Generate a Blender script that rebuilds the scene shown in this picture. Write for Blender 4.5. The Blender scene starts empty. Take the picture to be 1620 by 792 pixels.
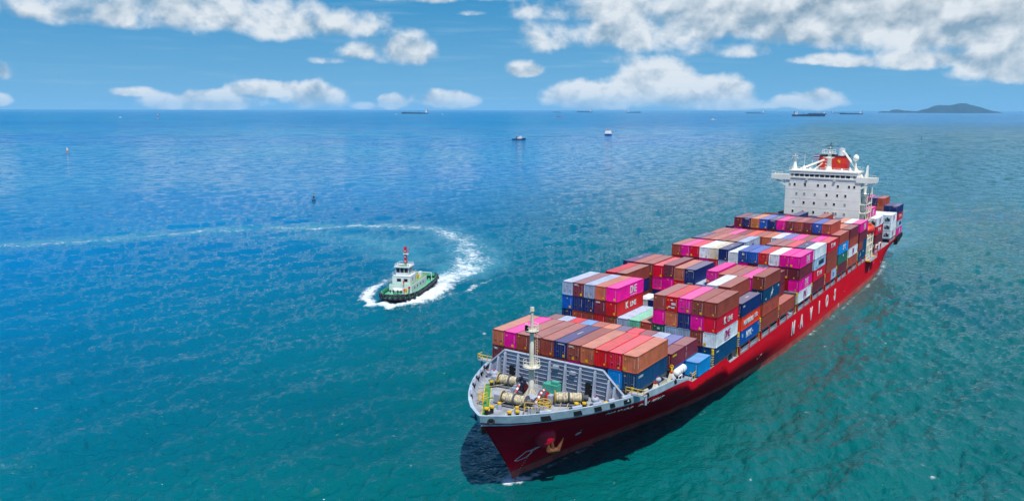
import bpy, bmesh, math, random
import numpy as np
from mathutils import Vector, Matrix
random.seed(7)
S = bpy.context.scene
COL = S.collection
R = math.radians
# ------------------------------------------------------------------ camera
# ship frame: u aft from the first container row, v to port, z up from the water; Blender is (u, -v, z)
F_PX, YAW, PITCH, ROLL = 1262.05, -0.6363, 0.1563, 0.0018
CAM = Vector((-111.44, -63.11, 56.15))
def cam_axes():
    f = Vector((math.cos(PITCH)*math.cos(YAW), math.cos(PITCH)*math.sin(YAW), -math.sin(PITCH)))
    r = Vector((-math.sin(YAW), math.cos(YAW), 0))
    u = f.cross(r)
    if u.z < 0: u = -u
    c, s = math.cos(ROLL), math.sin(ROLL)
    r2 = c*r + s*u; u2 = -s*r + c*u
    flip = lambda q: Vector((q.x, -q.y, q.z))
    return flip(f), flip(r2), flip(u2)
cf, cr, cu = cam_axes()
cd = bpy.data.cameras.new('camera'); cam = bpy.data.objects.new('camera', cd); COL.objects.link(cam)
cam.matrix_world = Matrix(((cr.x, cu.x, -cf.x, CAM.x), (cr.y, cu.y, -cf.y, CAM.y), (cr.z, cu.z, -cf.z, CAM.z), (0, 0, 0, 1)))
cd.sensor_width = 36; cd.lens = 36*F_PX/1620
cd.shift_x = 71.3/1620; cd.shift_y = -22.45/1620
cd.clip_start = 1; cd.clip_end = 2000000
S.camera = cam
S.view_settings.view_transform = 'Standard'; S.view_settings.look = 'None'
S.view_settings.exposure = 0.0; S.view_settings.gamma = 1
S.render.engine = 'CYCLES'
S.cycles.use_denoising = True
S.cycles.max_bounces = 6; S.cycles.diffuse_bounces = 3; S.cycles.glossy_bounces = 3; S.cycles.transmission_bounces = 3
S.cycles.caustics_reflective = False; S.cycles.caustics_refractive = False
HEAD = math.atan2(cf.y, cf.x)
# ------------------------------------------------------------------ sun and sky
SUN_EL = R(65)
sd = Vector((-0.66, -0.75, 0)).normalized()*math.cos(SUN_EL) + Vector((0, 0, math.sin(SUN_EL)))   # towards the sun
ld = bpy.data.lights.new('sun', 'SUN'); ld.energy = 4.7; ld.angle = R(0.5); ld.color = (1, 0.965, 0.91)
sun = bpy.data.objects.new('sun', ld); COL.objects.link(sun)
sun.rotation_euler = sd.to_track_quat('Z', 'Y').to_euler(); sun.location = (0, 0, 300)

def srgb(r, g, b):
    f = lambda c: (c/255/12.92) if c/255 <= 0.04045 else ((c/255+0.055)/1.055)**2.4
    return (f(r), f(g), f(b), 1)

class NT:
    """small node helper"""
    def __init__(s, tree): s.t = tree; s.n = tree.nodes; s.l = tree.links
    def new(s, typ, **kw):
        n = s.n.new(typ)
        for k, v in kw.items(): setattr(n, k, v)
        return n
    def put(s, sock, v):
        if v is None: return
        if hasattr(v, 'is_output'): s.l.new(v, sock)
        else:
            try: sock.default_value = v
            except Exception: sock.default_value = (v, v, v)
    def m(s, op, a, b=None, c=None, clamp=False):
        n = s.new('ShaderNodeMath', operation=op); n.use_clamp = clamp
        s.put(n.inputs[0], a)
        if b is not None: s.put(n.inputs[1], b)
        if c is not None: s.put(n.inputs[2], c)
        return n.outputs[0]
    def vm(s, op, a, b=None):
        n = s.new('ShaderNodeVectorMath', operation=op)
        s.put(n.inputs[0], a)
        if b is not None: s.put(n.inputs[1], b)
        return n.outputs[1] if op in ('LENGTH', 'DOT_PRODUCT') else n.outputs[0]
    def noise(s, vec, scale, detail=4, rough=0.5, dist=0.0, lac=2.0):
        n = s.new('ShaderNodeTexNoise'); s.put(n.inputs['Vector'], vec)
        n.inputs['Scale'].default_value = scale; n.inputs['Detail'].default_value = detail
        n.inputs['Roughness'].default_value = rough; n.inputs['Distortion'].default_value = dist
        n.inputs['Lacunarity'].default_value = lac
        return n.outputs[0]
    def step(s, x, a, b, lo=0.0, hi=1.0, smooth=True):
        n = s.new('ShaderNodeMapRange'); n.interpolation_type = 'SMOOTHSTEP' if smooth else 'LINEAR'
        s.put(n.inputs[0], x)
        for i, v in zip((1, 2, 3, 4), (a, b, lo, hi)): s.put(n.inputs[i], v)
        return n.outputs[0]
    def mix(s, f, a, b, typ='MIX'):
        n = s.new('ShaderNodeMix', data_type='RGBA', blend_type=typ)
        s.put(n.inputs[0], f); s.put(n.inputs[6], a); s.put(n.inputs[7], b)
        return n.outputs[2]
    def xyz(s, v):
        n = s.new('ShaderNodeSeparateXYZ'); s.put(n.inputs[0], v); return n.outputs
    def comb(s, x, y, z):
        n = s.new('ShaderNodeCombineXYZ')
        for i, v in enumerate((x, y, z)): s.put(n.inputs[i], v)
        return n.outputs[0]

SKY_STRENGTH = 0.10
w = bpy.data.worlds.new('World'); S.world = w; w.use_nodes = True
w.node_tree.nodes.clear()
N = NT(w.node_tree)
sky = N.new('ShaderNodeTexSky', sky_type='NISHITA'); sky.sun_disc = False
sky.sun_elevation = SUN_EL; sky.sun_rotation = math.atan2(sd.x, sd.y); sky.altitude = 50; sky.air_density = 1.2; sky.dust_density = 0.6; sky.ozone_density = 3.0
D = N.new('ShaderNodeTexCoord').outputs['Generated']
D = N.vm('NORMALIZE', D)
dx, dy, dz = N.xyz(D)
# azimuth off the view heading (positive to the right) and elevation, in photo-pixel units
ch, sh = math.cos(HEAD), math.sin(HEAD)
fx = N.m('ADD', N.m('MULTIPLY', dx, ch), N.m('MULTIPLY', dy, sh))
rx = N.m('SUBTRACT', N.m('MULTIPLY', dx, sh), N.m('MULTIPLY', dy, ch))
az = N.m('ARCTAN2', rx, fx)                   # radians
el = N.m('ARCSINE', dz)
def axy(px, py):
    """photo pixel -> azimuth, elevation (radians)"""
    d = cf + cr*((px-738.7)/F_PX) - cu*((py-373.5)/F_PX); d.normalize()
    return math.atan2(d.x*sh-d.y*ch, d.x*ch+d.y*sh), math.asin(d.z)
# clear sky: pale at the horizon, deeper blue upwards, darker towards the sides away from the haze
g = N.step(el, 0.0, R(9), smooth=False)
clear = N.mix(g, srgb(120, 182, 224), srgb(44, 140, 196))
g2 = N.step(el, R(7), R(35))
clear = N.mix(g2, clear, srgb(22, 100, 186))
# the Nishita sky itself, scaled to scene units, takes over above the frame
nis = N.vm('MULTIPLY', sky.outputs[0], (0.40*SKY_STRENGTH, 0.85*SKY_STRENGTH, 1.15*SKY_STRENGTH))
hi = N.step(el, R(20), R(60))
clear = N.mix(hi, clear, nis)
# clouds
seed = N.vm('ADD', D, (3.1, 1.7, 0.4))
sv = N.vm('MULTIPLY', seed, (1.0, 1.0, 1.2))
warp = N.noise(sv, 9.0, 3, 0.5)
sv2 = N.vm('ADD', sv, N.vm('MULTIPLY', N.comb(warp, N.noise(sv, 11.0, 2), warp), (0.03, 0.03, 0.03)))
n1 = N.noise(sv2, 22.0, 7, 0.50)
n2 = N.noise(sv2, 60.0, 5, 0.6)
fb = N.m('ADD', N.m('MULTIPLY', N.m('SUBTRACT', n1, 0.5), 1.15), N.m('MULTIPLY', N.m('SUBTRACT', n2, 0.5), 0.30))
blobs = [  # px, py, rx, ry, strength (flat-based cumulus and cloud banks of the photo's sky)
 (170, 26, 150, 26, 1.0), (330, 22, 190, 42, 1.15), (480, 42, 110, 34, 1.1), (570, 85, 50, 17, .9), (640, 84, 55, 32, 1.15), (520, 97, 42, 8, .75),
 (425, 144, 60, 18, 1.15), (500, 158, 50, 27, 1.3), (325, 163, 90, 19, 1.15), (705, 160, 56, 19, 1.25), (622, 164, 24, 15, 1.05), (215, 147, 34, 10, .85),
 (-4, 115, 20, 17, 1.0), (-4, 160, 16, 12, .9), (720, -6, 160, 16, 1.0), (750, 22, 24, 6, .8), (575, 168, 26, 7, .7),
 (1030, 136, 66, 46, 1.45), (955, 156, 86, 28, 1.25), (1105, 152, 80, 34, 1.3), (1145, 166, 60, 14, 1.0), (1280, 160, 50, 18, 1.1), (832, 112, 32, 16, .95), (1300, 152, 28, 9, .6), (1210, 168, 26, 6, .6),
 (860, 62, 50, 34, .75), (890, 20, 90, 22, .85), (1020, 55, 110, 48, 1.25), (1010, 20, 120, 30, 1.2), (1180, 30, 170, 50, 1.4), (1360, 30, 190, 62, 1.45), (1540, 30, 150, 74, 1.55),
 (1490, 95, 90, 20, 1.1), (1600, 105, 70, 32, 1.2), (1300, 95, 60, 10, .8), (1150, 82, 80, 16, .8), (975, 95, 40, 18, .8), (1350, 100, 34, 10, .9)]
bias = None
for (px, py, rx_, ry_, st) in blobs:
    a0, e0 = axy(px, py)
    sxp, syp = rx_/F_PX, ry_/F_PX
    ex = N.m('MULTIPLY', N.m('SUBTRACT', az, a0), 1/sxp)
    eyr = N.m('SUBTRACT', el, e0)
    up = N.m('MULTIPLY', eyr, 1/syp); dn = N.m('MULTIPLY', eyr, -1.7/syp)
    ey = N.m('MAXIMUM', up, dn)
    d2 = N.m('ADD', N.m('MULTIPLY', ex, ex), N.m('MULTIPLY', ey, ey))
    v = N.m('MULTIPLY', N.m('SUBTRACT', 1.0, N.m('MULTIPLY', d2, 0.62)), st)
    wv_ = N.m('POWER', N.m('MAXIMUM', v, 0.001), 2.0)
    num = N.m('MULTIPLY', wv_, N.m('MINIMUM', N.m('MAXIMUM', up, -1.0), 1.0)) if bias is None else N.m('ADD', num, N.m('MULTIPLY', wv_, N.m('MINIMUM', N.m('MAXIMUM', up, -1.0), 1.0)))
    den = wv_ if bias is None else N.m('ADD', den, wv_)
    bias = v if bias is None else N.new('ShaderNodeMath', operation='SMOOTH_MAX').outputs[0] if False else N.m('SMOOTH_MAX', bias, v, 0.35)
# unseen cloud outside the frame, its cover shaped for ambient light and sea reflections
pl = N.vm('DIVIDE', N.vm('MULTIPLY', D, (1, 1, 0)), N.comb(N.m('ADD', dz, 0.12), N.m('ADD', dz, 0.12), 1.0))
cov = N.noise(pl, 0.9, 5, 0.55)
right = N.m('MAXIMUM', N.step(az, R(-16), R(30), -0.95, 0.30), N.step(N.m('ABSOLUTE', az), R(60), R(120), -0.55, 0.05))
gen = N.m('ADD', N.m('MULTIPLY', N.m('SUBTRACT', cov, 0.5), 3.2), right)
outside = N.m('MAXIMUM', N.step(el, R(7.4), R(10.5)), N.step(N.m('ABSOLUTE', az), R(34), R(42)))
bias = N.m('ADD', N.m('MULTIPLY', bias, N.m('SUBTRACT', 1.0, outside)), N.m('MULTIPLY', gen, outside))
bias = N.m('MAXIMUM', bias, -2.5)
heavy = N.m('MULTIPLY', N.step(az, R(8), R(36)), N.step(el, R(3.5), R(8)))
dens = N.m('ADD', N.m('SUBTRACT', bias, 0.30), N.m('MULTIPLY', fb, N.m('SUBTRACT', 1.9, N.m('MULTIPLY', heavy, 0.7))))
alpha = N.step(dens, -0.14, N.step(el, R(1.5), R(5), 0.48, 0.74))
thick = N.step(dens, 0.35, 1.45)
n3 = N.noise(N.vm('ADD', sv2, (0.0, 0.0, 0.018)), 22.0, 4, 0.50)
relief = N.m('SUBTRACT', n1, n3)                 # light from above: denser below than above reads bright
hgt = N.m('MULTIPLY', N.m('DIVIDE', num, den), N.m('SUBTRACT', 1.0, outside))      # -1 at a cloud's base, 1 at its top
shade = N.m('ADD', N.m('MULTIPLY', relief, N.m('SUBTRACT', 4.6, N.m('MULTIPLY', heavy, 2.4))), N.m('SUBTRACT', N.m("ADD", 0.76, N.m("MULTIPLY", hgt, 0.36)), N.m('MULTIPLY', thick, 0.34)), clamp=True)
lowwhite = N.step(el, R(4.3), R(1.2))
shade = N.m('MAXIMUM', shade, N.m('MULTIPLY', lowwhite, N.m('ADD', 0.62, N.m('MULTIPLY', relief, 3.5))), clamp=True)
dark = N.mix(heavy, srgb(148, 176, 198), srgb(92, 128, 154))
ccol = N.mix(shade, dark, srgb(231, 237, 242))
ccol = N.mix(N.step(el, R(1.6), R(0.0), 0, 0.5), ccol, srgb(158, 200, 228))
skyc = N.mix(N.m('MULTIPLY', alpha, 0.96), clear, ccol)
# thin veil streaks in the blue
veil = N.noise(N.vm('MULTIPLY', D, (4, 4, 60)), 2.0, 4, 0.6)
skyc = N.mix(N.step(veil, 0.5, 0.8, 0, 0.22), skyc, srgb(170, 205, 228))
# below the horizon: sea colour
skyc = N.mix(N.step(el, R(-0.05), R(-0.6)), skyc, srgb(60, 130, 180))
skyc = N.vm('SCALE', skyc); w.node_tree.nodes[-1].inputs[3].default_value = 1/SKY_STRENGTH
bg = N.new('ShaderNodeBackground'); bg.inputs[1].default_value = SKY_STRENGTH
N.l.new(skyc, bg.inputs[0])
wo = N.new('ShaderNodeOutputWorld'); N.l.new(bg.outputs[0], wo.inputs[0])

# ------------------------------------------------------------------ materials
MATS = {}
def mat(name, col, rough=0.55, metal=0.0, wear=0.12, wscale=0.6, rust=0.0, bump=0.0, spec=0.4, objcol=False):
    if name in MATS: return MATS[name]
    m = bpy.data.materials.new(name); m.use_nodes = True; m.node_tree.nodes.clear(); T = NT(m.node_tree)
    b = T.new('ShaderNodeBsdfPrincipled'); o = T.new('ShaderNodeOutputMaterial'); T.l.new(b.outputs[0], o.inputs[0])
    P = T.new('ShaderNodeNewGeometry').outputs['Position']
    if objcol:
        oi = T.new('ShaderNodeObjectInfo'); c = oi.outputs['Color']
        P = T.vm('ADD', P, T.vm('MULTIPLY', T.comb(oi.outputs['Random'], oi.outputs['Random'], 0.0), (90, 40, 0)))
    else: c = col
    n = T.noise(P, wscale, 5, 0.6)
    lo = T.mix(1.0, c, (1-wear*1.6,)*3+(1,), 'MULTIPLY'); hi_ = T.mix(1.0, c, (1+wear*.9, 1+wear*.9, 1+wear*.95, 1), 'MULTIPLY')
    c2 = T.mix(T.step(n, 0.3, 0.7), lo, hi_)
    if rust > 0:
        streak = T.noise(T.vm('MULTIPLY', P, (2.2, 2.2, 0.35)), 1.0, 5, 0.65)
        c2 = T.mix(T.step(streak, 0.66-rust*0.12, 0.80, 0, min(1, rust)), c2, srgb(96, 58, 36))
    T.put(b.inputs['Base Color'], c2)
    T.put(b.inputs['Roughness'], T.step(n, 0.2, 0.8, rough-0.08, rough+0.1))
    b.inputs['Metallic'].default_value = metal
    b.inputs['Specular IOR Level'].default_value = spec
    if bump > 0:
        bn = T.new('ShaderNodeBump'); bn.inputs['Distance'].default_value = bump; bn.inputs['Strength'].default_value = 0.6
        T.l.new(T.noise(P, wscale*3, 4), bn.inputs['Height']); T.l.new(bn.outputs[0], b.inputs['Normal'])
    MATS[name] = m; return m

# ------------------------------------------------------------------ mesh helpers
class MB:
    """collects shapes in ship coordinates (u, v, z) and links them as ONE mesh object"""
    def __init__(s): s.v = []; s.f = []; s.mi = []; s.cur = 0; s.smooth = []
    def add(s, vs, fs, smooth=False):
        k = len(s.v); s.v += [tuple(p) for p in vs]
        for f in fs: s.f.append(tuple(i+k for i in f)); s.mi.append(s.cur); s.smooth.append(smooth)
        return s
    def box(s, a, b):
        x0, y0, z0 = a; x1, y1, z1 = b
        return s.add([(x0,y0,z0),(x1,y0,z0),(x1,y1,z0),(x0,y1,z0),(x0,y0,z1),(x1,y0,z1),(x1,y1,z1),(x0,y1,z1)],
              [(0,3,2,1),(4,5,6,7),(0,1,5,4),(1,2,6,5),(2,3,7,6),(3,0,4,7)])
    def cbox(s, c, d): return s.box([c[i]-d[i]/2 for i in range(3)], [c[i]+d[i]/2 for i in range(3)])
    def tube(s, p0, p1, r0, r1=None, n=8, cap=True):
        r1 = r0 if r1 is None else r1
        p0 = Vector(p0); p1 = Vector(p1); d = p1-p0
        if d.length < 1e-6: return s
        a = d.normalized(); t = a.orthogonal().normalized(); b = a.cross(t)
        vs = []
        for p, r in ((p0, r0), (p1, r1)):
            for i in range(n):
                an = 2*math.pi*i/n + (math.pi/4 if n == 4 else 0); vs.append(p + (t*math.cos(an)+b*math.sin(an))*r)
        fs = [(i, (i+1) % n, n+(i+1) % n, n+i) for i in range(n)]
        s.add(vs, fs, n > 5)
        if cap: s.add(vs, [tuple(range(n))[::-1], tuple(range(n, 2*n))])
        return s
    def bar(s, p0, p1, w_): return s.tube(p0, p1, w_*0.7071, n=4)
    def path(s, pts, r, n=6):
        for a, b in zip(pts, pts[1:]): s.tube(a, b, r, n=n)
        return s
    def lathe(s, c, prof, n=14, axis='z'):
        vs = []
        for (r, h) in prof:
            for i in range(n):
                an = 2*math.pi*i/n; x, y = r*math.cos(an), r*math.sin(an)
                q = {'z': (x, y, h), 'v': (x, h, y), 'u': (h, x, y)}[axis]
                vs.append((c[0]+q[0], c[1]+q[1], c[2]+q[2]))
        m_ = len(prof); fs = [(j*n+i, j*n+(i+1) % n, (j+1)*n+(i+1) % n, (j+1)*n+i) for j in range(m_-1) for i in range(n)]
        s.add(vs, fs, True); s.add(vs[:n], [tuple(range(n))]); s.add(vs[-n:], [tuple(range(n))]); return s
    def torus(s, c, R_, r, axis='u', n=14, k=7, ax=None):
        ax = Vector(ax).normalized() if ax is not None else {'u': Vector((1,0,0)), 'v': Vector((0,1,0)), 'z': Vector((0,0,1))}[axis]
        t = ax.orthogonal().normalized(); b = ax.cross(t); c = Vector(c); vs = []
        for i in range(n):
            an = 2*math.pi*i/n; d = t*math.cos(an)+b*math.sin(an)
            for j in range(k):
                am = 2*math.pi*j/k; vs.append(c + d*(R_+r*math.cos(am)) + ax*r*math.sin(am))
        return s.add(vs, [(i*k+j, ((i+1) % n)*k+j, ((i+1) % n)*k+(j+1) % k, i*k+(j+1) % k) for i in range(n) for j in range(k)], True)
    def prism(s, poly, axis, a, b):
        """poly: list of 2D points in the plane across axis (u:(v,z), v:(u,z), z:(u,v))"""
        def q(p, h): return {'u': (h, p[0], p[1]), 'v': (p[0], h, p[1]), 'z': (p[0], p[1], h)}[axis]
        n = len(poly); vs = [q(p, a) for p in poly]+[q(p, b) for p in poly]
        return s.add(vs, [tuple(range(n))[::-1], tuple(range(n, 2*n))]+[(i, (i+1) % n, n+(i+1) % n, n+i) for i in range(n)])
    def mesh(s, name, mats, off=(0, 0, 0), local=False, fix=True):
        me = bpy.data.meshes.new(name)
        sg = 1 if local else -1
        me.from_pydata([(p[0]-off[0], sg*p[1]-off[1], p[2]-off[2]) for p in s.v], [], s.f)
        for m_ in (mats if isinstance(mats, (list, tuple)) else [mats]): me.materials.append(m_)
        me.polygons.foreach_set('material_index', s.mi); me.polygons.foreach_set('use_smooth', s.smooth)
        if fix:
            bm = bmesh.new(); bm.from_mesh(me); bmesh.ops.recalc_face_normals(bm, faces=bm.faces); bm.to_mesh(me); bm.free()
        me.update(); return me
    def build(s, name, mats, parent=None, local=False, fix=True):
        """parent's world position is subtracted, so parts sit under their thing unrotated (local=True: already in the thing's own frame)"""
        off = (0, 0, 0) if (parent is None or local) else wpos(parent)
        o = bpy.data.objects.new(name, s.mesh(name, mats, off, local, fix)); COL.objects.link(o)
        if parent is not None: o.parent = parent
        return o
def wpos(o):
    p = Vector((0, 0, 0))
    while o is not None: p = p+o.location; o = o.parent
    return tuple(p)
def tag(o, label=None, cat=None, group=None, kind=None):
    for k, v in (('label', label), ('category', cat), ('group', group), ('kind', kind)):
        if v: o[k] = v
    return o
def thing(name, loc, label, cat, group=None, rz=0):
    o = bpy.data.objects.new(name, None); COL.objects.link(o); o.location = (loc[0], -loc[1], loc[2]); o.rotation_euler = (0, 0, rz)
    o.empty_display_size = 0.5
    return tag(o, label, cat, group)
def interp(x, tab):
    return float(np.interp(x, [t[0] for t in tab], [t[1] for t in tab]))
# ------------------------------------------------------------------ the sea
def spectrum_tile(n, L, lam_lo, lam_hi, rms, spread, seed, ang):
    """one periodic patch of wind sea: height and the two horizontal (choppy) displacements"""
    rg = np.random.default_rng(seed)
    k1 = np.fft.fftfreq(n, L/n)*2*np.pi
    kx, ky = np.meshgrid(k1, k1, indexing='ij'); k = np.hypot(kx, ky); k[0, 0] = 1
    lam = 2*np.pi/k
    th = np.arctan2(ky, kx)-ang
    amp = k**-2.0*np.abs(np.cos(th))**spread
    amp *= 1/(1+np.exp(-(lam-lam_lo)/(lam_lo*0.12)))*1/(1+np.exp((lam-lam_hi)/(lam_hi*0.18)))
    amp[0, 0] = 0
    h = np.fft.fft2(rg.standard_normal((n, n)))*amp
    z = np.real(np.fft.ifft2(h)); sc = rms/z.std()
    ux = np.real(np.fft.ifft2(1j*h*kx/k))*sc; uy = np.real(np.fft.ifft2(1j*h*ky/k))*sc
    return z*sc, ux, uy
def sample(tile, L, x, y, rot):
    c, s_ = math.cos(rot), math.sin(rot)
    X = (x*c+y*s_)/L; Y = (-x*s_+y*c)/L
    n = tile[0].shape[0]
    X = (X-np.floor(X))*n; Y = (Y-np.floor(Y))*n
    i = X.astype(int) % n; j = Y.astype(int) % n; fx_ = X-np.floor(X); fy_ = Y-np.floor(Y); i2 = (i+1) % n; j2 = (j+1) % n
    out = [t[i, j]*(1-fx_)*(1-fy_)+t[i2, j]*fx_*(1-fy_)+t[i, j2]*(1-fx_)*fy_+t[i2, j2]*fx_*fy_ for t in tile]
    return out[0], out[1]*c-out[2]*s_, out[1]*s_+out[2]*c
def sm(x, a, b):
    t = np.clip((x-a)/(b-a), 0, 1); return t*t*(3-2*t)
th_ = np.arange(0.75, 0.0009, -0.00125); rad = CAM.z/np.tan(th_)
rad = np.concatenate([[0.0, 20, 45], rad, [75000, 110000, 180000, 400000, 1200000]])
fine = np.radians(np.linspace(-44, 44, 1130)); rest = np.radians(np.linspace(44, 316, 110)[1:-1])
ang = HEAD-np.concatenate([fine, rest])
RR, AA = np.meshgrid(rad, ang, indexing='ij')
SX = CAM.x+RR*np.cos(AA); SY = CAM.y*-1+0*AA  # placeholder, replaced below
SX = CAM.x+RR*np.cos(AA); SY = CAM.y+RR*np.sin(AA)
na = len(ang); nr = len(rad)
TA = spectrum_tile(512, 420.0, 4.5, 30.0, 0.26, 3.0, 3, math.radians(84))
TB = spectrum_tile(512, 131.0, 1.0, 6.0, 0.15, 0.6, 5, math.radians(76))
TC = spectrum_tile(512, 613.0, 3.0, 16.0, 0.16, 0.9, 9, math.radians(108))
za, xa, ya = sample(TA, 420.0, SX, SY, 0.0)
zb, xb, yb = sample(TB, 131.0, SX, SY, 0.37)
zc, xc, yc = sample(TC, 613.0, SX, SY, -0.21)
fa = 1-sm(RR, 260, 800); fb_ = 1-sm(RR, 200, 520); fc_ = 1-sm(RR, 240, 700)
inner = sm(RR, 30, 60)
# sheltered water close to the hulls
def seg_mask(x, y, pts, wd):
    """distance field to a polyline of (x, y, width, strength) -> strength 0..1"""
    best = np.zeros_like(x)
    for (x0, y0, w0, s0), (x1, y1, w1, s1) in zip(pts, pts[1:]):
        dx_, dy_ = x1-x0, y1-y0; L2 = dx_*dx_+dy_*dy_
        t = np.clip(((x-x0)*dx_+(y-y0)*dy_)/L2, 0, 1)
        d = np.hypot(x-(x0+t*dx_), y-(y0+t*dy_)); ww = (w0+t*(w1-w0))*wd; ss = s0+t*(s1-s0)
        best = np.maximum(best, ss*np.clip(1-d/ww, 0, 1)**0.6)
    return best
near_ship = sm(np.maximum(np.abs(SY)-16, 0), 0, 12)
calm = 0.35+0.65*near_ship*1.0
calm = np.where((SX > -20) & (SX < 250), calm, 1.0)
SZ = (za*fa*1.0+zb*fb_+zc*fc_)*inner*calm
GX = SX-(xa*fa+xb*fb_*0.5+xc*fc_)*0.85*inner*calm; GY = SY-(ya*fa+yb*fb_*0.5+yc*fc_)*0.85*inner*calm
# foam: tug wake (tight turn to starboard), its bow wave, a trace at the ship's stem, whitecaps
def uv(pts): return [(a, -b, c, d) for a, b, c, d in pts]
wake = uv([(92,-101,5,1.0),(98.7,-100.5,6,.95),(108,-101.5,8,.85),(115.2,-104,9.5,.8),(126,-110,10.5,.72),(136.7,-118,11.5,.68),(148,-127,12,.64),(158.8,-138,12,.62),
  (170,-151,12,.60),(180,-165,12.5,.57),(184.5,-180,12,.55),(182,-193,11,.58),(175,-203,9,.6),(166.8,-211,7.5,.7),(158,-217,7,.62),(151,-222,6.5,.58),(137.7,-241,6.5,.55),(122,-250,7,.48),(106,-257,7,.52),(87,-263,8,.46),(67,-269,9,.46),(35,-287,11,.44),(0,-310,12,.4),(-60,-350,14,.35)])
F = seg_mask(SX, SY, wake, 1.0)
tugb = uv([(54.5,-94,3.0,1.3),(57,-88.5,2.8,1.2),(65,-86,3.4,1.3),(75,-87.5,4.4,1.4),(85,-92,4.8,1.25),(95,-97,5,.9),(106,-99,6,.6)])
F = np.maximum(F, seg_mask(SX, SY, tugb, 1.0))
tugs = uv([(55,-94,2.6,1.1),(59,-101,3.0,1.1),(66,-106,3.2,1.0),(80,-112,3.0,.7),(92,-115,3,.4)])
F = np.maximum(F, seg_mask(SX, SY, tugs, 1.0))
side = uv([(62,-84,1.6,.7),(72,-83.5,2.0,.55),(86,-84,2.0,.5),(98,-85,1.8,.6),(106,-86,1.4,.3),(118,-88,1.3,.15)])
F = np.maximum(F, seg_mask(SX, SY, side, 1.0))
stem = uv([(-15.0,0.0,1.5,1.2),(-12,1.7,1.1,.8),(-6,2.4,.9,.55),(0,3.2,.9,.5),(20,5.6,.8,.45),(40,10.2,.8,.45),(60,13.4,.9,.4),(90,16.3,1.0,.4),(112,17.0,1.0,.45),(190,17.0,1.2,.5),(215,15,1.5,.6),(238,5,3,.8)])
F = np.maximum(F, seg_mask(SX, SY, uv([(-15,0,1.2,1.0),(-12,-1.6,.9,.6),(-4,-2.8,.7,.4),(10,-5,.7,.3)]), 1.0))
F = np.maximum(F, seg_mask(SX, SY, stem, 1.0))
# milky, aerated water inside the turn and behind both ships
M = np.maximum(seg_mask(SX, SY, [(a, b, c*1.9, d) for a, b, c, d in wake], 1.0), seg_mask(SX, SY, uv([(120,-128,26,.55),(140,-165,32,.6),(140,-200,30,.45),(100,-235,26,.3)]), 1.0))
M = np.maximum(M, seg_mask(SX, SY, uv([(160,-222,16,.75),(122,-252,18,.6),(67,-274,20,.6),(0,-315,24,.55),(-60,-355,26,.5),(-140,-400,28,.4)]), 1.0))
M = np.maximum(M, seg_mask(SX, SY, uv([(245,0,22,.7),(300,2,30,.5),(420,0,40,.3),(620,-30,60,.15)]), 1.0))
caps = np.random.default_rng(11)
pts_ = []
for i in range(110):
    t_ = CAM.z/math.tan(caps.uniform(0.012, 0.47)); a_ = HEAD-math.radians(caps.uniform(-33, 38))
    pts_.append((CAM.x+t_*math.cos(a_), CAM.y+t_*math.sin(a_), caps.uniform(0.3, 0.75)*(1+t_/600), caps.uniform(.35, .62)))
pts_ += [(x_, -y_, r_, .6) for x_, y_, r_ in ((27.0, 51.5, 1.1), (29.5, 49.5, .8))]
for (x_, y_, r_, s_) in pts_:
    sel = (np.abs(SX-x_) < r_*4) & (np.abs(SY-y_) < r_*4)
    if sel.any():
        d_ = np.hypot((SX[sel]-x_)/(r_*2.4), (SY[sel]-y_)/r_); F[sel] = np.maximum(F[sel], s_*np.clip(1-d_, 0, 1))
SZ += 0.5*np.clip(seg_mask(SX, SY, tugb, 0.9)+seg_mask(SX, SY, tugs, 0.9), 0, 1)
verts = np.stack([GX, GY, SZ], -1).reshape(-1, 3)
ii, jj = np.meshgrid(np.arange(nr-1), np.arange(na), indexing='ij'); j2_ = (jj+1) % na
quads = np.stack([ii*na+jj, (ii+1)*na+jj, (ii+1)*na+j2_, ii*na+j2_], -1).reshape(-1, 4)
me = bpy.data.meshes.new('sea'); me.vertices.add(len(verts)); me.vertices.foreach_set('co', verts.ravel())
me.loops.add(quads.size); me.loops.foreach_set('vertex_index', quads.ravel().astype(np.int32))
me.polygons.add(len(quads)); me.polygons.foreach_set('loop_start', np.arange(0, quads.size, 4, dtype=np.int32))
me.polygons.foreach_set('use_smooth', np.ones(len(quads), bool)); me.update(calc_edges=True)
for nm, arr in (('foam', F), ('milk', M)):
    at = me.attributes.new(nm, 'FLOAT', 'POINT'); at.data.foreach_set('value', arr.ravel().astype(np.float32))
sea = bpy.data.objects.new('sea', me); COL.objects.link(sea); sea['kind'] = 'structure'
if me.polygons[len(me.polygons)//2].normal.z < 0: me.flip_normals()
m = bpy.data.materials.new('sea_water'); m.use_nodes = True; m.node_tree.nodes.clear(); T = NT(m.node_tree); MATS['sea'] = m; me.materials.append(m)
P = T.new('ShaderNodeNewGeometry').outputs['Position']
px, py, pz = T.xyz(P)
dist = T.vm('LENGTH', T.vm('SUBTRACT', P, (CAM.x, CAM.y, 0)))
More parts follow.
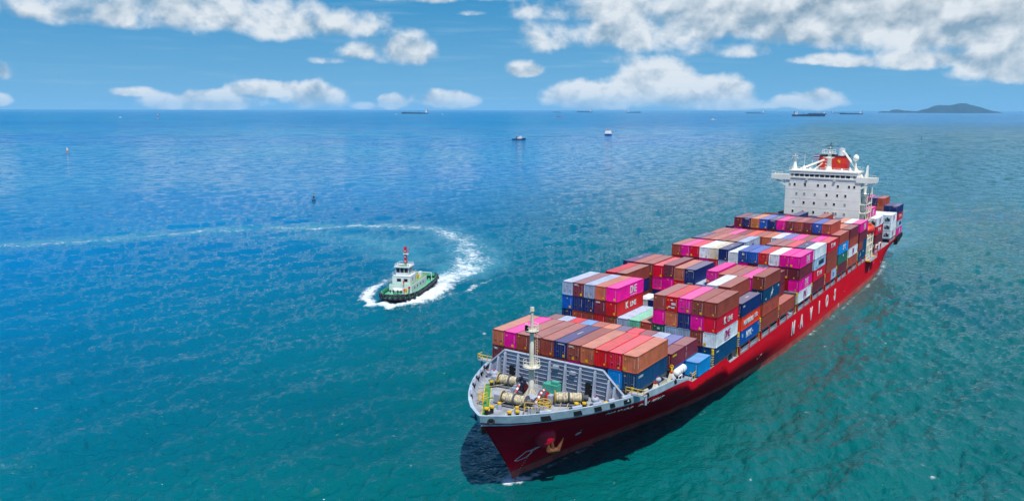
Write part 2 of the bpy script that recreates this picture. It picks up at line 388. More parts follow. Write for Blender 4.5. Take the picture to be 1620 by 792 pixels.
# water colour: green-teal close inshore, bluer out to sea on the port-quarter side; broad cloudy patches of sediment
big = T.noise(T.vm('MULTIPLY', P, (0.0016, 0.0010, 0)), 1.0, 4, 0.6)
mid = T.noise(T.vm('MULTIPLY', P, (0.012, 0.012, 0)), 1.0, 4, 0.6)
off = T.m('ADD', T.m('MULTIPLY', py, 1.0), T.m('MULTIPLY', px, -0.18))           # grows seaward (starboard beam of the ship)
seaward = T.m('ADD', T.step(off, -30, 300, smooth=True), T.m('MULTIPLY', T.m('SUBTRACT', mid, 0.5), 0.5), clamp=True)
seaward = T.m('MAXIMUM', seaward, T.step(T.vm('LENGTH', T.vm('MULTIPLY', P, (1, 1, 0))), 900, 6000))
teal = T.mix(T.step(mid, 0.35, 0.65), (0.000, 0.090, 0.108, 1), (0.000, 0.105, 0.086, 1))
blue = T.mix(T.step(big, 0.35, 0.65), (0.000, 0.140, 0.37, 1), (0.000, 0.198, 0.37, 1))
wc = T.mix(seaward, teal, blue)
# aerated milk
ma = T.new('ShaderNodeAttribute', attribute_name='milk').outputs['Fac']
mn = T.noise(T.vm('MULTIPLY', P, (0.10, 0.10, 0.1)), 1.0, 4, 0.6, 0.6)
milk = T.step(T.m('ADD', T.m('MULTIPLY', ma, 1.15), T.m('MULTIPLY', T.m('SUBTRACT', mn, 0.5), 0.9)), 0.15, 0.95, 0, 0.85)
wc = T.mix(milk, wc, (0.07, 0.27, 0.34, 1))
streak = T.noise(T.vm('MULTIPLY', P, (0.0022, 0.010, 0)), 1.0, 5, 0.62)
wc = T.mix(T.m('MULTIPLY', T.m('MULTIPLY', T.step(streak, 0.42, 0.66), 0.30), seaward), wc, (0.0, 0.20, 0.36, 1))
# cat's paws: shift in reflected light under gusts, put into the colour as patches
gust = T.m('MULTIPLY', T.m('SUBTRACT', T.noise(P, 0.022, 5, 0.62), 0.5), T.step(dist, 500, 1300))
gust2 = T.m('MULTIPLY', T.m('SUBTRACT', T.noise(P, 0.0045, 5, 0.6), 0.5), T.step(dist, 900, 2500))
gg = T.m('ADD', T.m('MULTIPLY', gust, 1.1), T.m('MULTIPLY', gust2, 1.2))
gm = T.m('ADD', 1.0, gg)
wc = T.vm('MULTIPLY', wc, T.comb(gm, gm, gm))
# foam lace
fa_ = T.new('ShaderNodeAttribute', attribute_name='foam').outputs['Fac']
fn = T.noise(P, 0.55, 6, 0.68, 0.7); fn2 = T.noise(P, 0.16, 4, 0.6, 0.4); fn3 = T.noise(P, 2.3, 4, 0.7, 0.5)
fm = T.m('ADD', T.m('MULTIPLY', T.m('SUBTRACT', fn, 0.5), 2.3), T.m('MULTIPLY', T.m('SUBTRACT', fn2, 0.5), 1.5))
fm = T.m('ADD', fm, T.m('MULTIPLY', T.m('SUBTRACT', fn3, 0.5), 0.9))
fsum = T.m('ADD', T.m('MULTIPLY', fa_, 1.45), fm)
foam = T.m('MULTIPLY', T.step(fsum, 0.50, 1.5, 0, .95), T.step(fa_, 0.01, 0.12))
wc = T.mix(foam, wc, (0.78, 0.82, 0.82, 1))
b = T.new('ShaderNodeBsdfPrincipled'); T.put(b.inputs['Base Color'], wc)
b.inputs['Subsurface Weight'].default_value = 0.0; b.inputs['Subsurface Radius'].default_value = (0.6, 1.0, 1.0); b.inputs['Subsurface Scale'].default_value = 8.0
b.inputs['IOR'].default_value = 1.333
T.put(b.inputs['Roughness'], T.m('ADD', T.step(dist, 150, 4000, 0.05, 0.22), T.m('MULTIPLY', foam, 0.5), clamp=True))
b.inputs['Specular IOR Level'].default_value = 0.5
# ripples: octaves of wind waves, the finest near by, longer ones taking over with distance
rip = T.vm('MULTIPLY', P, (0.85, 1.0, 1.0))
def oct_(scale, d, amp, a0, a1, b0=None, b1=None):
    n_ = T.noise(rip, scale, d, 0.6, 0.25)
    f_ = T.step(dist, a0, a1, 1.0, 0.0)
    if b0 is not None: f_ = T.m('MULTIPLY', f_, T.step(dist, b0, b1, 0.0, 1.0))
    return T.m('MULTIPLY', T.m('MULTIPLY', n_, amp), f_)
hsum = oct_(0.45, 3, 0.85, 900, 4000)
for a_ in (oct_(1.7, 3, 0.20, 300, 1200), oct_(4.5, 2, 0.06, 120, 400), oct_(0.20, 4, 0.8, 1500, 6000, 260, 700), oct_(0.06, 4, 6.0, 5000, 16000, 700, 2000), oct_(0.016, 4, 26.0, 40000, 90000, 2500, 8000)):
    hsum = T.m('ADD', hsum, a_)
bp = T.new('ShaderNodeBump'); bp.inputs['Strength'].default_value = 1.0; bp.inputs['Distance'].default_value = 1.0
T.l.new(hsum, bp.inputs['Height'])
# wave facets by slope, not by height, so that they survive the grazing view far out
def facets(scale, k, a0, a1, det=2):
    n_ = T.new('ShaderNodeTexNoise'); T.put(n_.inputs['Vector'], rip); n_.inputs['Scale'].default_value = scale; n_.inputs['Detail'].default_value = det; n_.inputs['Roughness'].default_value = 0.6
    t_ = T.vm('MULTIPLY', T.vm('SUBTRACT', n_.outputs['Color'], (0.5, 0.5, 0.5)), (k, k, 0))
    n2_ = T.new('ShaderNodeVectorMath', operation='SCALE'); T.put(n2_.inputs[0], t_); T.put(n2_.inputs['Scale'], T.step(dist, a0, a1)); return n2_.outputs[0]
nrm_ = T.vm('ADD', bp.outputs[0], facets(0.6, 1.3, 260, 900))
nrm_ = T.vm('ADD', nrm_, facets(0.11, 1.8, 300, 900, 3))
nrm_ = T.vm('ADD', nrm_, facets(0.02, 1.3, 700, 2000, 4))
T.put(b.inputs['Normal'], T.vm('NORMALIZE', nrm_))
o = T.new('ShaderNodeOutputMaterial'); T.l.new(b.outputs[0], o.inputs[0])
# ------------------------------------------------------------------ containers
PAINT = dict(BR=('brown', (150, 66, 52)), OB=('orange-brown', (195, 104, 72)), MN=('maroon', (120, 39, 56)), RD=('red', (204, 17, 29)), CR=('crimson', (214, 0, 48)),
  RB=('reddish brown', (171, 72, 56)), PB=('dusty brown', (152, 74, 64)), MG=('magenta', (236, 0, 151)), NV=('navy blue', (8, 42, 106)), BL=('bright blue', (0, 84, 172)), SB=('sky blue', (0, 137, 216)), TL=('dark teal-blue', (0, 68, 112)),
  WH=('white', (222, 228, 232)), GY=('pale grey-blue', (160, 181, 207)), GN=('dark green', (39, 104, 92)), MT=('mint green', (112, 205, 170)), OR=('orange-red', (239, 57, 20)), TN=('tan', (214, 128, 65)), BE=('rust-streaked beige', (211, 200, 177)),
  CB=('sun-bleached blue', (0, 138, 206)))
m_cont = mat('container_paint', None, 0.55, wear=0.14, wscale=0.5, rust=0.22, spec=0.35, objcol=True)
m_contr = mat('container_paint_rusty', None, 0.6, wear=0.16, wscale=0.6, rust=0.65, spec=0.3, objcol=True)
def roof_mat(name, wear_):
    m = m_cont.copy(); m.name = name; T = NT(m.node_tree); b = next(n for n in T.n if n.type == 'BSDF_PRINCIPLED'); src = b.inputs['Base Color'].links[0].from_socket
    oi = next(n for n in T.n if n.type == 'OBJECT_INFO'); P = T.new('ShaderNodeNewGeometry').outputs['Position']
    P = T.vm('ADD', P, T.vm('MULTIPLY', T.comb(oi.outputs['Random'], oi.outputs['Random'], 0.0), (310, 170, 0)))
    c = T.mix(T.m('ADD', 0.15, T.m('MULTIPLY', oi.outputs['Random'], 0.14)), src, (0.80, 0.64, 0.58, 1))       # chalked roof paint, lightened further to carry the look of sunlit tops
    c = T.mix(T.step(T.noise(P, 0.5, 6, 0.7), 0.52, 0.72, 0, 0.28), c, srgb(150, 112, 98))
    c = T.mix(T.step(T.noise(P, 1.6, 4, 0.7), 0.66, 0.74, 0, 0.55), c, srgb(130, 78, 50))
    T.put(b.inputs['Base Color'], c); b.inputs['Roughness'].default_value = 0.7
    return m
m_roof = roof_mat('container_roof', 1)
m_cast = mat('corner_casting', srgb(70, 48, 40), 0.7, wear=0.3)
m_mark = mat('marking_white', srgb(205, 200, 200), 0.6)
m_sticker = mat('placard_yellow', srgb(235, 180, 0), 0.55)
CW = 2.438
def corr(a, b, n, d):
    """trapezoid corrugation profile between a and b: list of (pos, depth)"""
    out = [(a, 0)]; p = (b-a)/n
    for i in range(n):
        s_ = a+i*p; out += [(s_+p*.25, 0), (s_+p*.4, d), (s_+p*.75, d), (s_+p*.9, 0)]
    return out+[(b, 0)]
def container_mesh(L, H, name):
    c = MB(); hw = CW/2; e = 0.11
    for sgn in (1, -1):                                   # long sides
        pr = corr(e, L-e, int(L*1.8), 0.05); vs = []
        for (x, d) in pr: vs += [(x, sgn*(hw-0.03-d), 0.13), (x, sgn*(hw-0.03-d), H-0.1)]
        c.add(vs, [(2*i, 2*i+2, 2*i+3, 2*i+1) for i in range(len(pr)-1)])
    for x0, sg in ((0.03, 1), (L-0.03, -1)):              # ends
        pr = corr(-hw+e, hw-e, 8, 0.05*sg); vs = []
        for (y, d) in pr: vs += [(x0+d, y, 0.15), (x0+d, y, H-0.12)]
        c.add(vs, [(2*i, 2*i+2, 2*i+3, 2*i+1) for i in range(len(pr)-1)])
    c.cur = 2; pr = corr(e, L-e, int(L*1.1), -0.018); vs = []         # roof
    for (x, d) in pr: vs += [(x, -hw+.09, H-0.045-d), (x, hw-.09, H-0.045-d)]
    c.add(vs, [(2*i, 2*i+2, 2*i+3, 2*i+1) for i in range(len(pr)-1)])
    c.cur = 0; c.add([(0.05, -hw+.05, .12), (L-.05, -hw+.05, .12), (L-.05, hw-.05, .12), (0.05, hw-.05, .12)], [(0, 1, 2, 3)])
    for y in (-hw, hw-e): 
        for z, h_ in ((0.02, 0.13), (H-0.12, 0.09)): c.box((0.1, y, z), (L-0.1, y+e, z+h_))
        for x in (0.0, L-e): c.box((x, y, 0.1), (x+e, y+e, H-0.1))
    for x in (0.0, L-e):
        for z, h_ in ((0.02, 0.14), (H-0.13, 0.1)): c.box((x, -hw+e, z), (x+e, hw-e, z+h_))
    c.cur = 1
    for x in (-0.006, L-.172):
        for y in (-hw-.006, hw-.156):
            for z in (-0.0, H-.115): c.box((x, y, z), (x+.178, y+.162, z+.118))
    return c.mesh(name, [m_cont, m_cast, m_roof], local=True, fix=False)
HC, SD = 2.80, 2.54
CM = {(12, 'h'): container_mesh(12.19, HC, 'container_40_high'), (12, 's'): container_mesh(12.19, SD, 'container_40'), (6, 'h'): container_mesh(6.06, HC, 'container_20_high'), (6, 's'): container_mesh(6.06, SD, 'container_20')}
CMR = {}
for k, me_ in CM.items():
    q = me_.copy(); q.materials.clear(); q.materials.append(m_contr); q.materials.append(m_cast); q.materials.append(m_contr); CMR[k] = q
def text_mesh(body, bold=0.0, shear=0.0, ext=0.01):
    cu_ = bpy.data.curves.new('t', 'FONT'); cu_.body = body; cu_.size = 1; cu_.offset = bold; cu_.shear = shear; cu_.extrude = ext; cu_.align_x = 'CENTER'; cu_.align_y = 'CENTER'; cu_.resolution_u = 3
    o = bpy.data.objects.new('t', cu_); COL.objects.link(o); dg = bpy.context.evaluated_depsgraph_get(); dg.update()
    me_ = bpy.data.meshes.new_from_object(o.evaluated_get(dg)); bpy.data.objects.remove(o); return me_
TMC = {}
def text(body, size, loc, rot, m__, parent, name='lettering', bold=0.0, shear=0.0, sx=1.0, local=False):
    k = (body, bold, shear, m__.name)
    if k not in TMC:
        me_ = text_mesh(body, bold/size if bold else 0, shear); me_.materials.clear(); me_.materials.append(m__); TMC[k] = me_
    o = bpy.data.objects.new(name, TMC[k]); COL.objects.link(o); pw = wpos(parent) if (parent and not local) else (0, 0, 0)
    o.location = loc if local else (loc[0]-pw[0], -loc[1]-pw[1], loc[2]-pw[2]); o.rotation_euler = rot; o.scale = (size*sx, size, size); o.parent = parent
    return o
# ------------------------------------------------------------------ container ship
ship = thing('container_ship', (112, 0, 0), 'huge red container ship loaded with stacked containers, seen from above its bow', 'container ship')
m_hull = mat('hull_red', (0.84, 0.003, 0.020, 1), 0.75, wear=0.06, wscale=0.16, rust=0.0, spec=0.06)
def hull_seams(m__):
    T = NT(m__.node_tree); b = next(n for n in T.n if n.type == 'BSDF_PRINCIPLED'); src = b.inputs['Base Color'].links[0].from_socket
    P = T.new('ShaderNodeNewGeometry').outputs['Position']; x, y, z = T.xyz(P)
    fu = T.m('ABSOLUTE', T.m('SUBTRACT', T.m('FRACT', T.m('MULTIPLY', x, 1/9.6)), 0.5)); fz = T.m('ABSOLUTE', T.m('SUBTRACT', T.m('FRACT', T.m('MULTIPLY', z, 1/2.3)), 0.5))
    line = T.m('MAXIMUM', T.step(fu, 0.012, 0.004), T.step(fz, 0.022, 0.006))
    c = T.mix(T.m('MULTIPLY', line, 0.30), src, (0.09, 0.01, 0.015, 1))
    run = T.noise(T.comb(T.m('MULTIPLY', x, 1.3), 0.0, T.m('MULTIPLY', z, 0.10)), 1.0, 4, 0.6)
    c = T.mix(T.step(run, 0.60, 0.78, 0, 0.40), c, srgb(120, 34, 26))
    pale = T.noise(T.comb(T.m('MULTIPLY', x, 0.09), 0.0, T.m('MULTIPLY', z, 0.5)), 1.0, 5, 0.65)
    c = T.mix(T.step(pale, 0.50, 0.75, 0, 0.25), c, srgb(196, 70, 84))
    low = T.m('MULTIPLY', T.step(z, 3.4, 1.4), T.step(T.noise(P, 0.9, 5, 0.7), 0.42, 0.62))
    c = T.mix(T.m('MULTIPLY', low, 0.45), c, srgb(140, 80, 72)); T.put(b.inputs['Base Color'], c)
    bn = T.new('ShaderNodeBump'); bn.inputs['Distance'].default_value = 0.05; bn.inputs['Strength'].default_value = 0.5
    T.l.new(T.m('ADD', T.noise(P, 0.35, 3), T.m('MULTIPLY', line, -0.4)), bn.inputs['Height']); T.l.new(bn.outputs[0], b.inputs['Normal'])
hull_seams(m_hull)
m_boot = mat('boot_topping', srgb(198, 84, 72), 0.7, wear=0.2, wscale=0.35, rust=0.35)
m_bul = mat('bulwark_paint', srgb(176, 190, 200), 0.5, wear=0.12, wscale=0.8, rust=0.12)
m_deck = mat('deck_grey', srgb(150, 155, 162), 0.7, wear=0.22, wscale=0.45, rust=0.3)
m_grey = mat('structure_grey', srgb(152, 160, 176), 0.55, wear=0.16, wscale=0.5, rust=0.22)
m_greyl = mat('frame_grey', srgb(165, 173, 188), 0.5, wear=0.1, wscale=0.8, rust=0.12)
m_dark = mat('dark_grey', srgb(52, 54, 58), 0.7, wear=0.3)
m_hatch = mat('hatch_grey', srgb(96, 98, 104), 0.75, wear=0.3, wscale=0.7, rust=0.5)
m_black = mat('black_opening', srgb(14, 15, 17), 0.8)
m_blk = mat('bollard_black', srgb(24, 26, 30), 0.45)
m_yel = mat('safety_yellow', srgb(222, 178, 18), 0.5, wear=0.15)
m_grn = mat('walkway_green', srgb(70, 138, 72), 0.6, wear=0.2, wscale=1.5)
m_cream = mat('mast_cream', srgb(226, 218, 196), 0.5, wear=0.12, wscale=0.7, rust=0.3)
m_white = mat('house_white', srgb(246, 241, 228), 0.5, wear=0.06, wscale=0.25, rust=0.16)
m_glass = mat('window_glass', srgb(34, 24, 34), 0.12, wear=0.0, spec=0.8)
m_glassg = mat('curtained_glass', srgb(150, 152, 156), 0.3, wear=0.1)
m_rope = mat('mooring_rope', srgb(196, 182, 150), 0.85, wear=0.35, wscale=3)
m_redp = mat('red_paint', srgb(196, 22, 34), 0.45, wear=0.12)
m_fun = mat('funnel_red', srgb(206, 48, 36), 0.45, wear=0.12, wscale=0.5)
m_orange = mat('lifeboat_orange', srgb(224, 78, 44), 0.45)
m_rust = mat('anchor_rust', srgb(112, 70, 42), 0.85, wear=0.35, wscale=1.4, bump=0.05)
m_anch = mat('anchor_bed_red', srgb(212, 4, 44), 0.5, wear=0.1)
m_wlet = mat('letter_white', srgb(226, 226, 226), 0.5, wear=0.1)
m_pink = mat('letter_magenta', srgb(196, 20, 126), 0.5)
m_steel = mat('silver_steel', srgb(205, 208, 212), 0.3, metal=0.15)
m_teal = mat('teal_cover', srgb(70, 160, 140), 0.8)
m_blue = mat('blue_paint', srgb(10, 50, 150), 0.45)

def us(z):  # stem profile
    return interp(z, [(-3, -13.6), (0, -14.1), (1.1, -14.5), (4.4, -16.8), (7.8, -19.4), (10.8, -21.7), (12.0, -22.7), (13.2, -23.1)])
DK = [(0, 0), (.35, .62), (.8, 1.2), (2.3, 3.2), (4.5, 5.2), (7, 7.1), (10, 9), (13, 10.6), (16, 11.9), (19, 13.1), (23, 14.4), (27, 15.2), (31, 15.75), (37, 16.1), (400, 16.1)]
WL = [(0, 0), (3, .45), (6, 1.0), (12, 2.0), (18, 3.3), (30, 6.2), (40, 8.8), (50, 10.8), (63, 12.7), (78, 14.4), (95, 15.5), (112, 16.1), (400, 16.1)]
ADK = [(0, 16.1), (222, 16.1), (234, 15.7), (246, 14.9)]
AWL = [(0, 16.1), (182, 16.1), (198, 15.6), (211, 14), (221, 11.2), (230, 7.4), (239, 2.0)]
def htop(u): return interp(u, [(-23.5, 12.0), (-18, 11.75), (-8, 11.6), (9, 11.6), (14, 11.3), (16, 11.0), (17.5, 10.2), (34.6, 10.05), (36.6, 8.45), (232, 8.45), (236, 9.4), (246, 9.4)])
def halfb(u, z):
    d = max(0, u-us(z))
    t = max(0, min(1, z/(min(11.4, htop(u))-interp(u, [(-10, 0), (5, .6), (20, 2.2), (60, 3.5)]))))
    f = interp(d, WL)+(interp(d, DK)-interp(d, WL))*t**1.3
    ta = max(0, min(1, z/7.5))**0.9
    return min(f, interp(u, AWL)+(interp(u, ADK)-interp(u, AWL))*ta)
def uend(z): return interp(z, [(-2, 236), (0, 238.5), (4, 243), (7, 245.5), (12, 246)])
def bultop(u): return interp(u, [(-24, 13.15), (-15, 12.9), (-4, 12.75), (9.5, 12.65), (13, 11.9), (16.2, 11.05)])
tt = [0, .0012, .003, .006, .010, .015, .021, .028, .036, .045, .055, .067, .08, .095, .11, .125, .1386, .1392, .1444, .1452, .156, .18, .2, .2082, .209, .2155, .2165, .23]+list(np.linspace(.25, .86, 22))+list(np.linspace(.88, 1, 12))
zr = [-2, -0.6, 0, 0.8, 1.45, 1.5, 3, 4.5, 6, 7.2, 8.3]
hb = MB(); rows = []
def hullpt(t, z):
    for _ in range(3):
        u = us(z)+t*(uend(z)-us(z))
        zz = z if z < 8.4 else None
        if zz is None: z2 = 8.3+(htop(u)-8.3)*(z-8.3); u = us(z2)+t*(uend(z2)-us(z2)); return u, z2
    return u, z
def uz(t, k):
    if k < len(zr): z = zr[k]; return us(z)+t*(uend(z)-us(z)), z
    fr = (k-len(zr)+1)/3.0; z = 10
    for _ in range(4):
        u = us(z)+t*(uend(z)-us(z)); z = 8.3+(htop(u)-8.3)*fr
    return u, z
K = len(zr)+3; nT = len(tt)
for sgn in (1, -1):
    vs = []
    for k in range(K):
        for t in tt:
            u, z = uz(t, k); vs.append((u, sgn*halfb(u, z), z))
    for k in range(K-1):
        hb.cur = 1 if k < 4 else 0
        fs = [(k*nT+i, k*nT+i+1, (k+1)*nT+i+1, (k+1)*nT+i) for i in range(nT-1)]
        base = len(hb.v) if k == 0 else base0
        if k == 0: base0 = len(hb.v); hb.v += vs
        for f in fs: hb.f.append(tuple(base0+i for i in f)); hb.mi.append(hb.cur); hb.smooth.append(True)
# transom
for k in range(K-1):
    hb.cur = 1 if k < 4 else 0
    a = uz(1, k); b_ = uz(1, k+1); ya_, yb_ = halfb(*a), halfb(*b_)
    hb.add([(a[0], -ya_, a[1]), (a[0], ya_, a[1]), (b_[0], yb_, b_[1]), (b_[0], -yb_, b_[1])], [(0, 1, 2, 3)])
bm = bmesh.new(); me_ = hb.mesh('hull', [m_hull, m_boot], wpos(ship), fix=False); bm.from_mesh(me_)
bmesh.ops.remove_doubles(bm, verts=bm.verts, dist=0.002); bmesh.ops.recalc_face_normals(bm, faces=bm.faces); bm.to_mesh(me_); bm.free()
hull = bpy.data.objects.new('hull', me_); COL.objects.link(hull); hull.parent = ship
# decks
def deck_sheet(mb, u0, u1, z, inset=0.12, step_=2.0, zf=None):
    n = max(2, int((u1-u0)/step_)); vs = []
    for i in range(n+1):
        u = u0+(u1-u0)*i/n; b0 = max(0.0, halfb(u, min(z, htop(u)))-inset); vs += [(u, -b0, z), (u, b0, z)]
    mb.add(vs, [(2*i, 2*i+1, 2*i+3, 2*i+2) for i in range(n)])
ZF = 11.42
db = MB(); deck_sheet(db, -22.6, 13.3, ZF, 0.12, 1.0); db.box((13.3, -14.6, 9.6), (13.4, 14.6, ZF)); db.build('forecastle_deck', m_deck, ship)
db = MB(); deck_sheet(db, 13.4, 36.4, 10.02); db.box((36.4, -15.9, 8.3), (36.5, 15.9, 10.02)); db.build('raised_deck', m_deck, ship)
db = MB(); deck_sheet(db, 36.5, 245.8, 8.36); db.build('main_deck', m_deck, ship)
# bulwark with inner frames
bw = MB(); n = 64; ul = [-23.2+ (39.4)*(i/n)**1.35 for i in range(n+1)]
def bul_line(u, z): return halfb(u, 12.0) if u > -22.6 else halfb(u-0.0, 12.0)
for sgn in (1, -1):
    vs = []
    for i in range(n+1):
        t = (i/n)**1.6
        # bottom on the hull edge, top slightly flared out
        ub = us(12.0)+t*(16.2-us(12.0)); zb_ = htop(ub); bb = halfb(ub, zb_)
        ut = us(13.1)+t*(16.2-us(13.1)); zt_ = max(bultop(ut), zb_+0.02); bt = halfb(ut, zt_ if zt_ < 13.2 else 13.2)
        vs += [(ub, sgn*(bb+0.015), zb_-0.02), (ut, sgn*(bt+0.015), zt_), (ut+0.12*(1-t), sgn*max(0, bt-0.30), zt_), (ut+0.14*(1-t), sgn*max(0, bt-0.30), zt_-0.1), (ub+0.2*(1-t), sgn*max(0, bb-0.10), zt_-0.1), (ub+0.2*(1-t), sgn*max(0, bb-0.1), ZF-0.03)]
    fs = [(6*i+j, 6*i+6+j, 6*i+7+j, 6*i+1+j) for i in range(n) for j in range(5)]
    bw.add(vs, fs)
bul = bw.build('bulwark', m_bul, ship)
for sgn in (1, -1):
    for k, u in enumerate(np.concatenate([np.arange(-19.5, -3.2, 1.15), np.arange(-1.2, 13, 1.6)])):
        b0 = halfb(u, 12.2); db_ = halfb(u+0.3, 12.2)-halfb(u-0.3, 12.2); nrm = Vector((db_, -0.6, 0)).normalized(); tn = Vector((0.6, db_, 0)).normalized()
        zt_ = bultop(u)-0.1
        pb_ = Vector((u+.15, halfb(u, 11.35)-0.2, 0)); p = Vector((u, b0-0.12, 0)); q_ = p+nrm*0.95; r_ = p+nrm*0.2
        st = MB(); w_ = tn*0.05; pts = []
        for o_ in (-w_, w_):
            for (pp, zz) in ((pb_, ZF), (q_, ZF), (r_, zt_), (p, zt_)): pts.append((pp.x+o_.x, sgn*(pp.y+o_.y), zz))
        st.add(pts, [(0, 1, 2, 3), (4, 5, 6, 7), (0, 1, 5, 4), (1, 2, 6, 5), (2, 3, 7, 6)])
        st.build('bulwark_stay', m_greyl, bul)
# fairleads: dark openings with rollers on the bulwark, port and starboard
def on_bul(u, sgn, z):
    b0 = halfb(u, z); d_ = (halfb(u+0.5, z)-halfb(u-0.5, z)); t = Vector((1, sgn*d_, 0)).normalized(); nn = Vector((d_, -1*1.0, 0)).normalized(); nn.y *= sgn
    return Vector((u, sgn*b0, z)), t, -nn
for sgn in (1, -1):
    for u, wd in ((-16.0, 1.5), (-11.5, 1.35), (-8.2, 1.3), (-2.7, 1.5), (1.8, 0.8), (10.3, 0.8), (-5.6, 0.9)):
        p, t, nn = on_bul(u, sgn, 12.15)
        c = MB(); up_ = Vector((t.x*0.22, t.y*0.22, 1)).normalized()
        pts = []
        for dn in (0.07, -0.55):
            for a_, h_ in ((-.5, -.42), (.5, -.42), (.5, .42), (-.5, .42)):
                q_ = p+t*(a_*wd)+nn*(dn-(h_*0.0))+Vector((0, 0, h_*0.82))+t*(h_*-0.35); pts.append(tuple(q_))
        c.add(pts, [(0, 1, 2, 3), (4, 5, 6, 7), (0, 1, 5, 4), (1, 2, 6, 5), (2, 3, 7, 6), (3, 0, 4, 7)])
        ch = c.build('fairlead', m_black, ship)
        cp = MB(); q_ = p+Vector((0, 0, bultop(u)-12.15+0.06))-nn*0.35; hx = t*(wd*0.62)
        cp.tube(q_-hx, q_+hx, 0.26, n=10); cp.build('fairlead_cap', m_greyl, ch)
        if wd > 1.2:
            r_ = MB(); r_.tube(q_-hx*1.5, q_-hx*1.12, 0.16, n=8); r_.build('roller_end', m_dark, ch)
# bull nose openings on the stem
for (u_, s_) in ((-21.9, 1), (-21.9, -1)):
    p, t, nn = on_bul(u_, s_, 12.25); c = MB(); c.torus(p+nn*0.03, 0.42, 0.13, ax=nn, n=14); c.build('bull_ring', m_dark, ship)
    c = MB(); c.tube(p-nn*0.3, p+nn*0.045, 0.38, n=12); c.build('bull_ring_opening', m_black, ship)
# knuckle line and open drains along the raised strake
for u in (21, 24.5, 29.5, 33): 
    c = MB(); c.box((u-0.45, 15.4, 8.55), (u+0.45, halfb(u, 8.7)+0.03, 8.75)); c.build('scupper', m_black, ship)
# ---- breakwater
def pv(pts): return pts
bk = MB(); UB = -2.5
poly = [(-13.3, ZF), (13.3, ZF), (13.3, 12.3), (9.2, 16.15), (-9.2, 16.15), (-13.3, 12.3)]
bk.prism(poly, 'u', UB, UB+0.12)
bk.cur = 1
for a_, b_ in (((-9.2, 16.15), (9.2, 16.15)), ((9.2, 16.15), (13.6, 12.15)), ((-9.2, 16.15), (-13.6, 12.15))):
    bk.bar((UB-0.1, a_[0], a_[1]), (UB-0.1, b_[0], b_[1]), 0.28)
brk = bk.build('breakwater', [m_grey, m_greyl], ship)
def bwh(v): return 16.15 if abs(v) <= 9.2 else 16.15-(abs(v)-9.2)*0.94
for v in (-12.0, -10.4, -9.0, -6.4, -3.4, -0.3, 2.6, 5.3, 7.9, 10.3, 11.3, 12.6):
    h = bwh(v)-0.2; st = MB(); wv = 0.16
    st.prism([(UB-1.05, ZF), (UB-0.01, ZF), (UB-0.01, h), (UB-0.42, h), (UB-0.55, h-0.5)], 'v', v-wv, v+wv)
    st.build('breakwater_frame', m_greyl, brk)
for k, z in enumerate(np.arange(12.1, 16.0, 0.68)):
    lim = 9.2+(16.15-z)/0.94-0.35; lim = min(lim, 9.9)
    st = MB(); st.box((UB-0.28, -lim, z), (UB-0.005, lim, z+0.07)); st.build('breakwater_stringer', m_greyl, brk)
for v in (-7.7, 6.7):
    c = MB(); c.box((UB-0.3, v-0.5, ZF), (UB-0.02, v+0.5, ZF+2.2)); c.build('breakwater_door', m_black, brk)
for v, z in ((0.9, 15.0), (4.0, 14.6)):
    c = MB(); c.box((UB-0.7, v-0.5, z), (UB-0.1, v+0.5, z+0.45)); c.build('floodlight', m_greyl, brk)
# side platforms behind the breakwater with yellow rails
for sgn in (1, -1):
    c = MB(); c.box((-1.6, sgn*12.9, 12.85), (-0.3, sgn*15.6, 13.0)); c.bar((-0.6, sgn*15.5, ZF), (-0.6, sgn*15.5, 12.9), 0.3); pl_ = c.build('side_platform', m_greyl, ship)
    r_ = MB()
    for z in (13.5, 14.0): r_.bar((-1.6, sgn*12.6, z), (-1.6, sgn*15.6, z), 0.09); r_.bar((-1.6, sgn*15.6, z), (-0.3, sgn*15.6, z), 0.09)
    for v in (12.6, 13.6, 14.6, 15.6): r_.bar((-1.6, sgn*v, 13), (-1.6, sgn*v, 14.0), 0.09)
    r_.build('yellow_rail', m_yel, pl_)
# ---- foremast
MU = -9.0
c = MB(); c.lathe((MU, 0, 0), [(0.50, ZF), (0.47, 13), (0.42, 17), (0.34, 21), (0.30, 22.8)], 16)
for s_ in (1, -1):
    c.prism([(MU-1.7, ZF), (MU-0.3, ZF), (MU-0.3, ZF+1.9)], 'v', s_*0.3-0.04, s_*0.3+0.04); c.prism([(MU+1.7, ZF), (MU+0.3, ZF), (MU+0.3, ZF+1.9)], 'v', s_*0.3-0.04, s_*0.3+0.04)
    c.prism([(s_*1.7, ZF), (s_*0.3, ZF), (s_*0.3, ZF+1.9)], 'u', MU-0.04, MU+0.04)
fm_ = c.build('foremast', m_cream, ship)
c = MB(); c.tube((MU, 0, 22.7), (MU, 0, 25.6), 0.26, 0.2); c.tube((MU, 0, 25.6), (MU, 0, 26.2), 0.34, 0.3); c.tube((MU-.3, -.1, 25.5), (MU-.3, -.1, 26.3), 0.1); c.build('mast_top', m_cream, fm_)
def platform(z, rr, parent, railm, h=0.95):
    c = MB(); c.lathe((MU, 0, 0), [(0.4, z-0.55), (rr*0.75, z-0.15), (rr, z-0.1), (rr, z), (0.3, z)], 14); p_ = c.build('mast_platform', m_cream, parent)
    r_ = MB(); nn = 10
    for i in range(nn):
        a0 = 2*math.pi*i/nn; a1 = 2*math.pi*(i+1)/nn; q0 = (MU+rr*.95*math.cos(a0), rr*.95*math.sin(a0)); q1 = (MU+rr*.95*math.cos(a1), rr*.95*math.sin(a1))
        r_.tube((*q0, z), (*q0, z+h), 0.035, n=4)
        for hh in (h, h*0.5): r_.tube((*q0, z+hh), (*q1, z+hh), 0.035, n=4)
    r_.build('platform_rail', railm, p_)
    return p_
p1_ = platform(16.8, 1.4, fm_, m_cream); p2_ = platform(22.6, 1.1, fm_, m_cream)
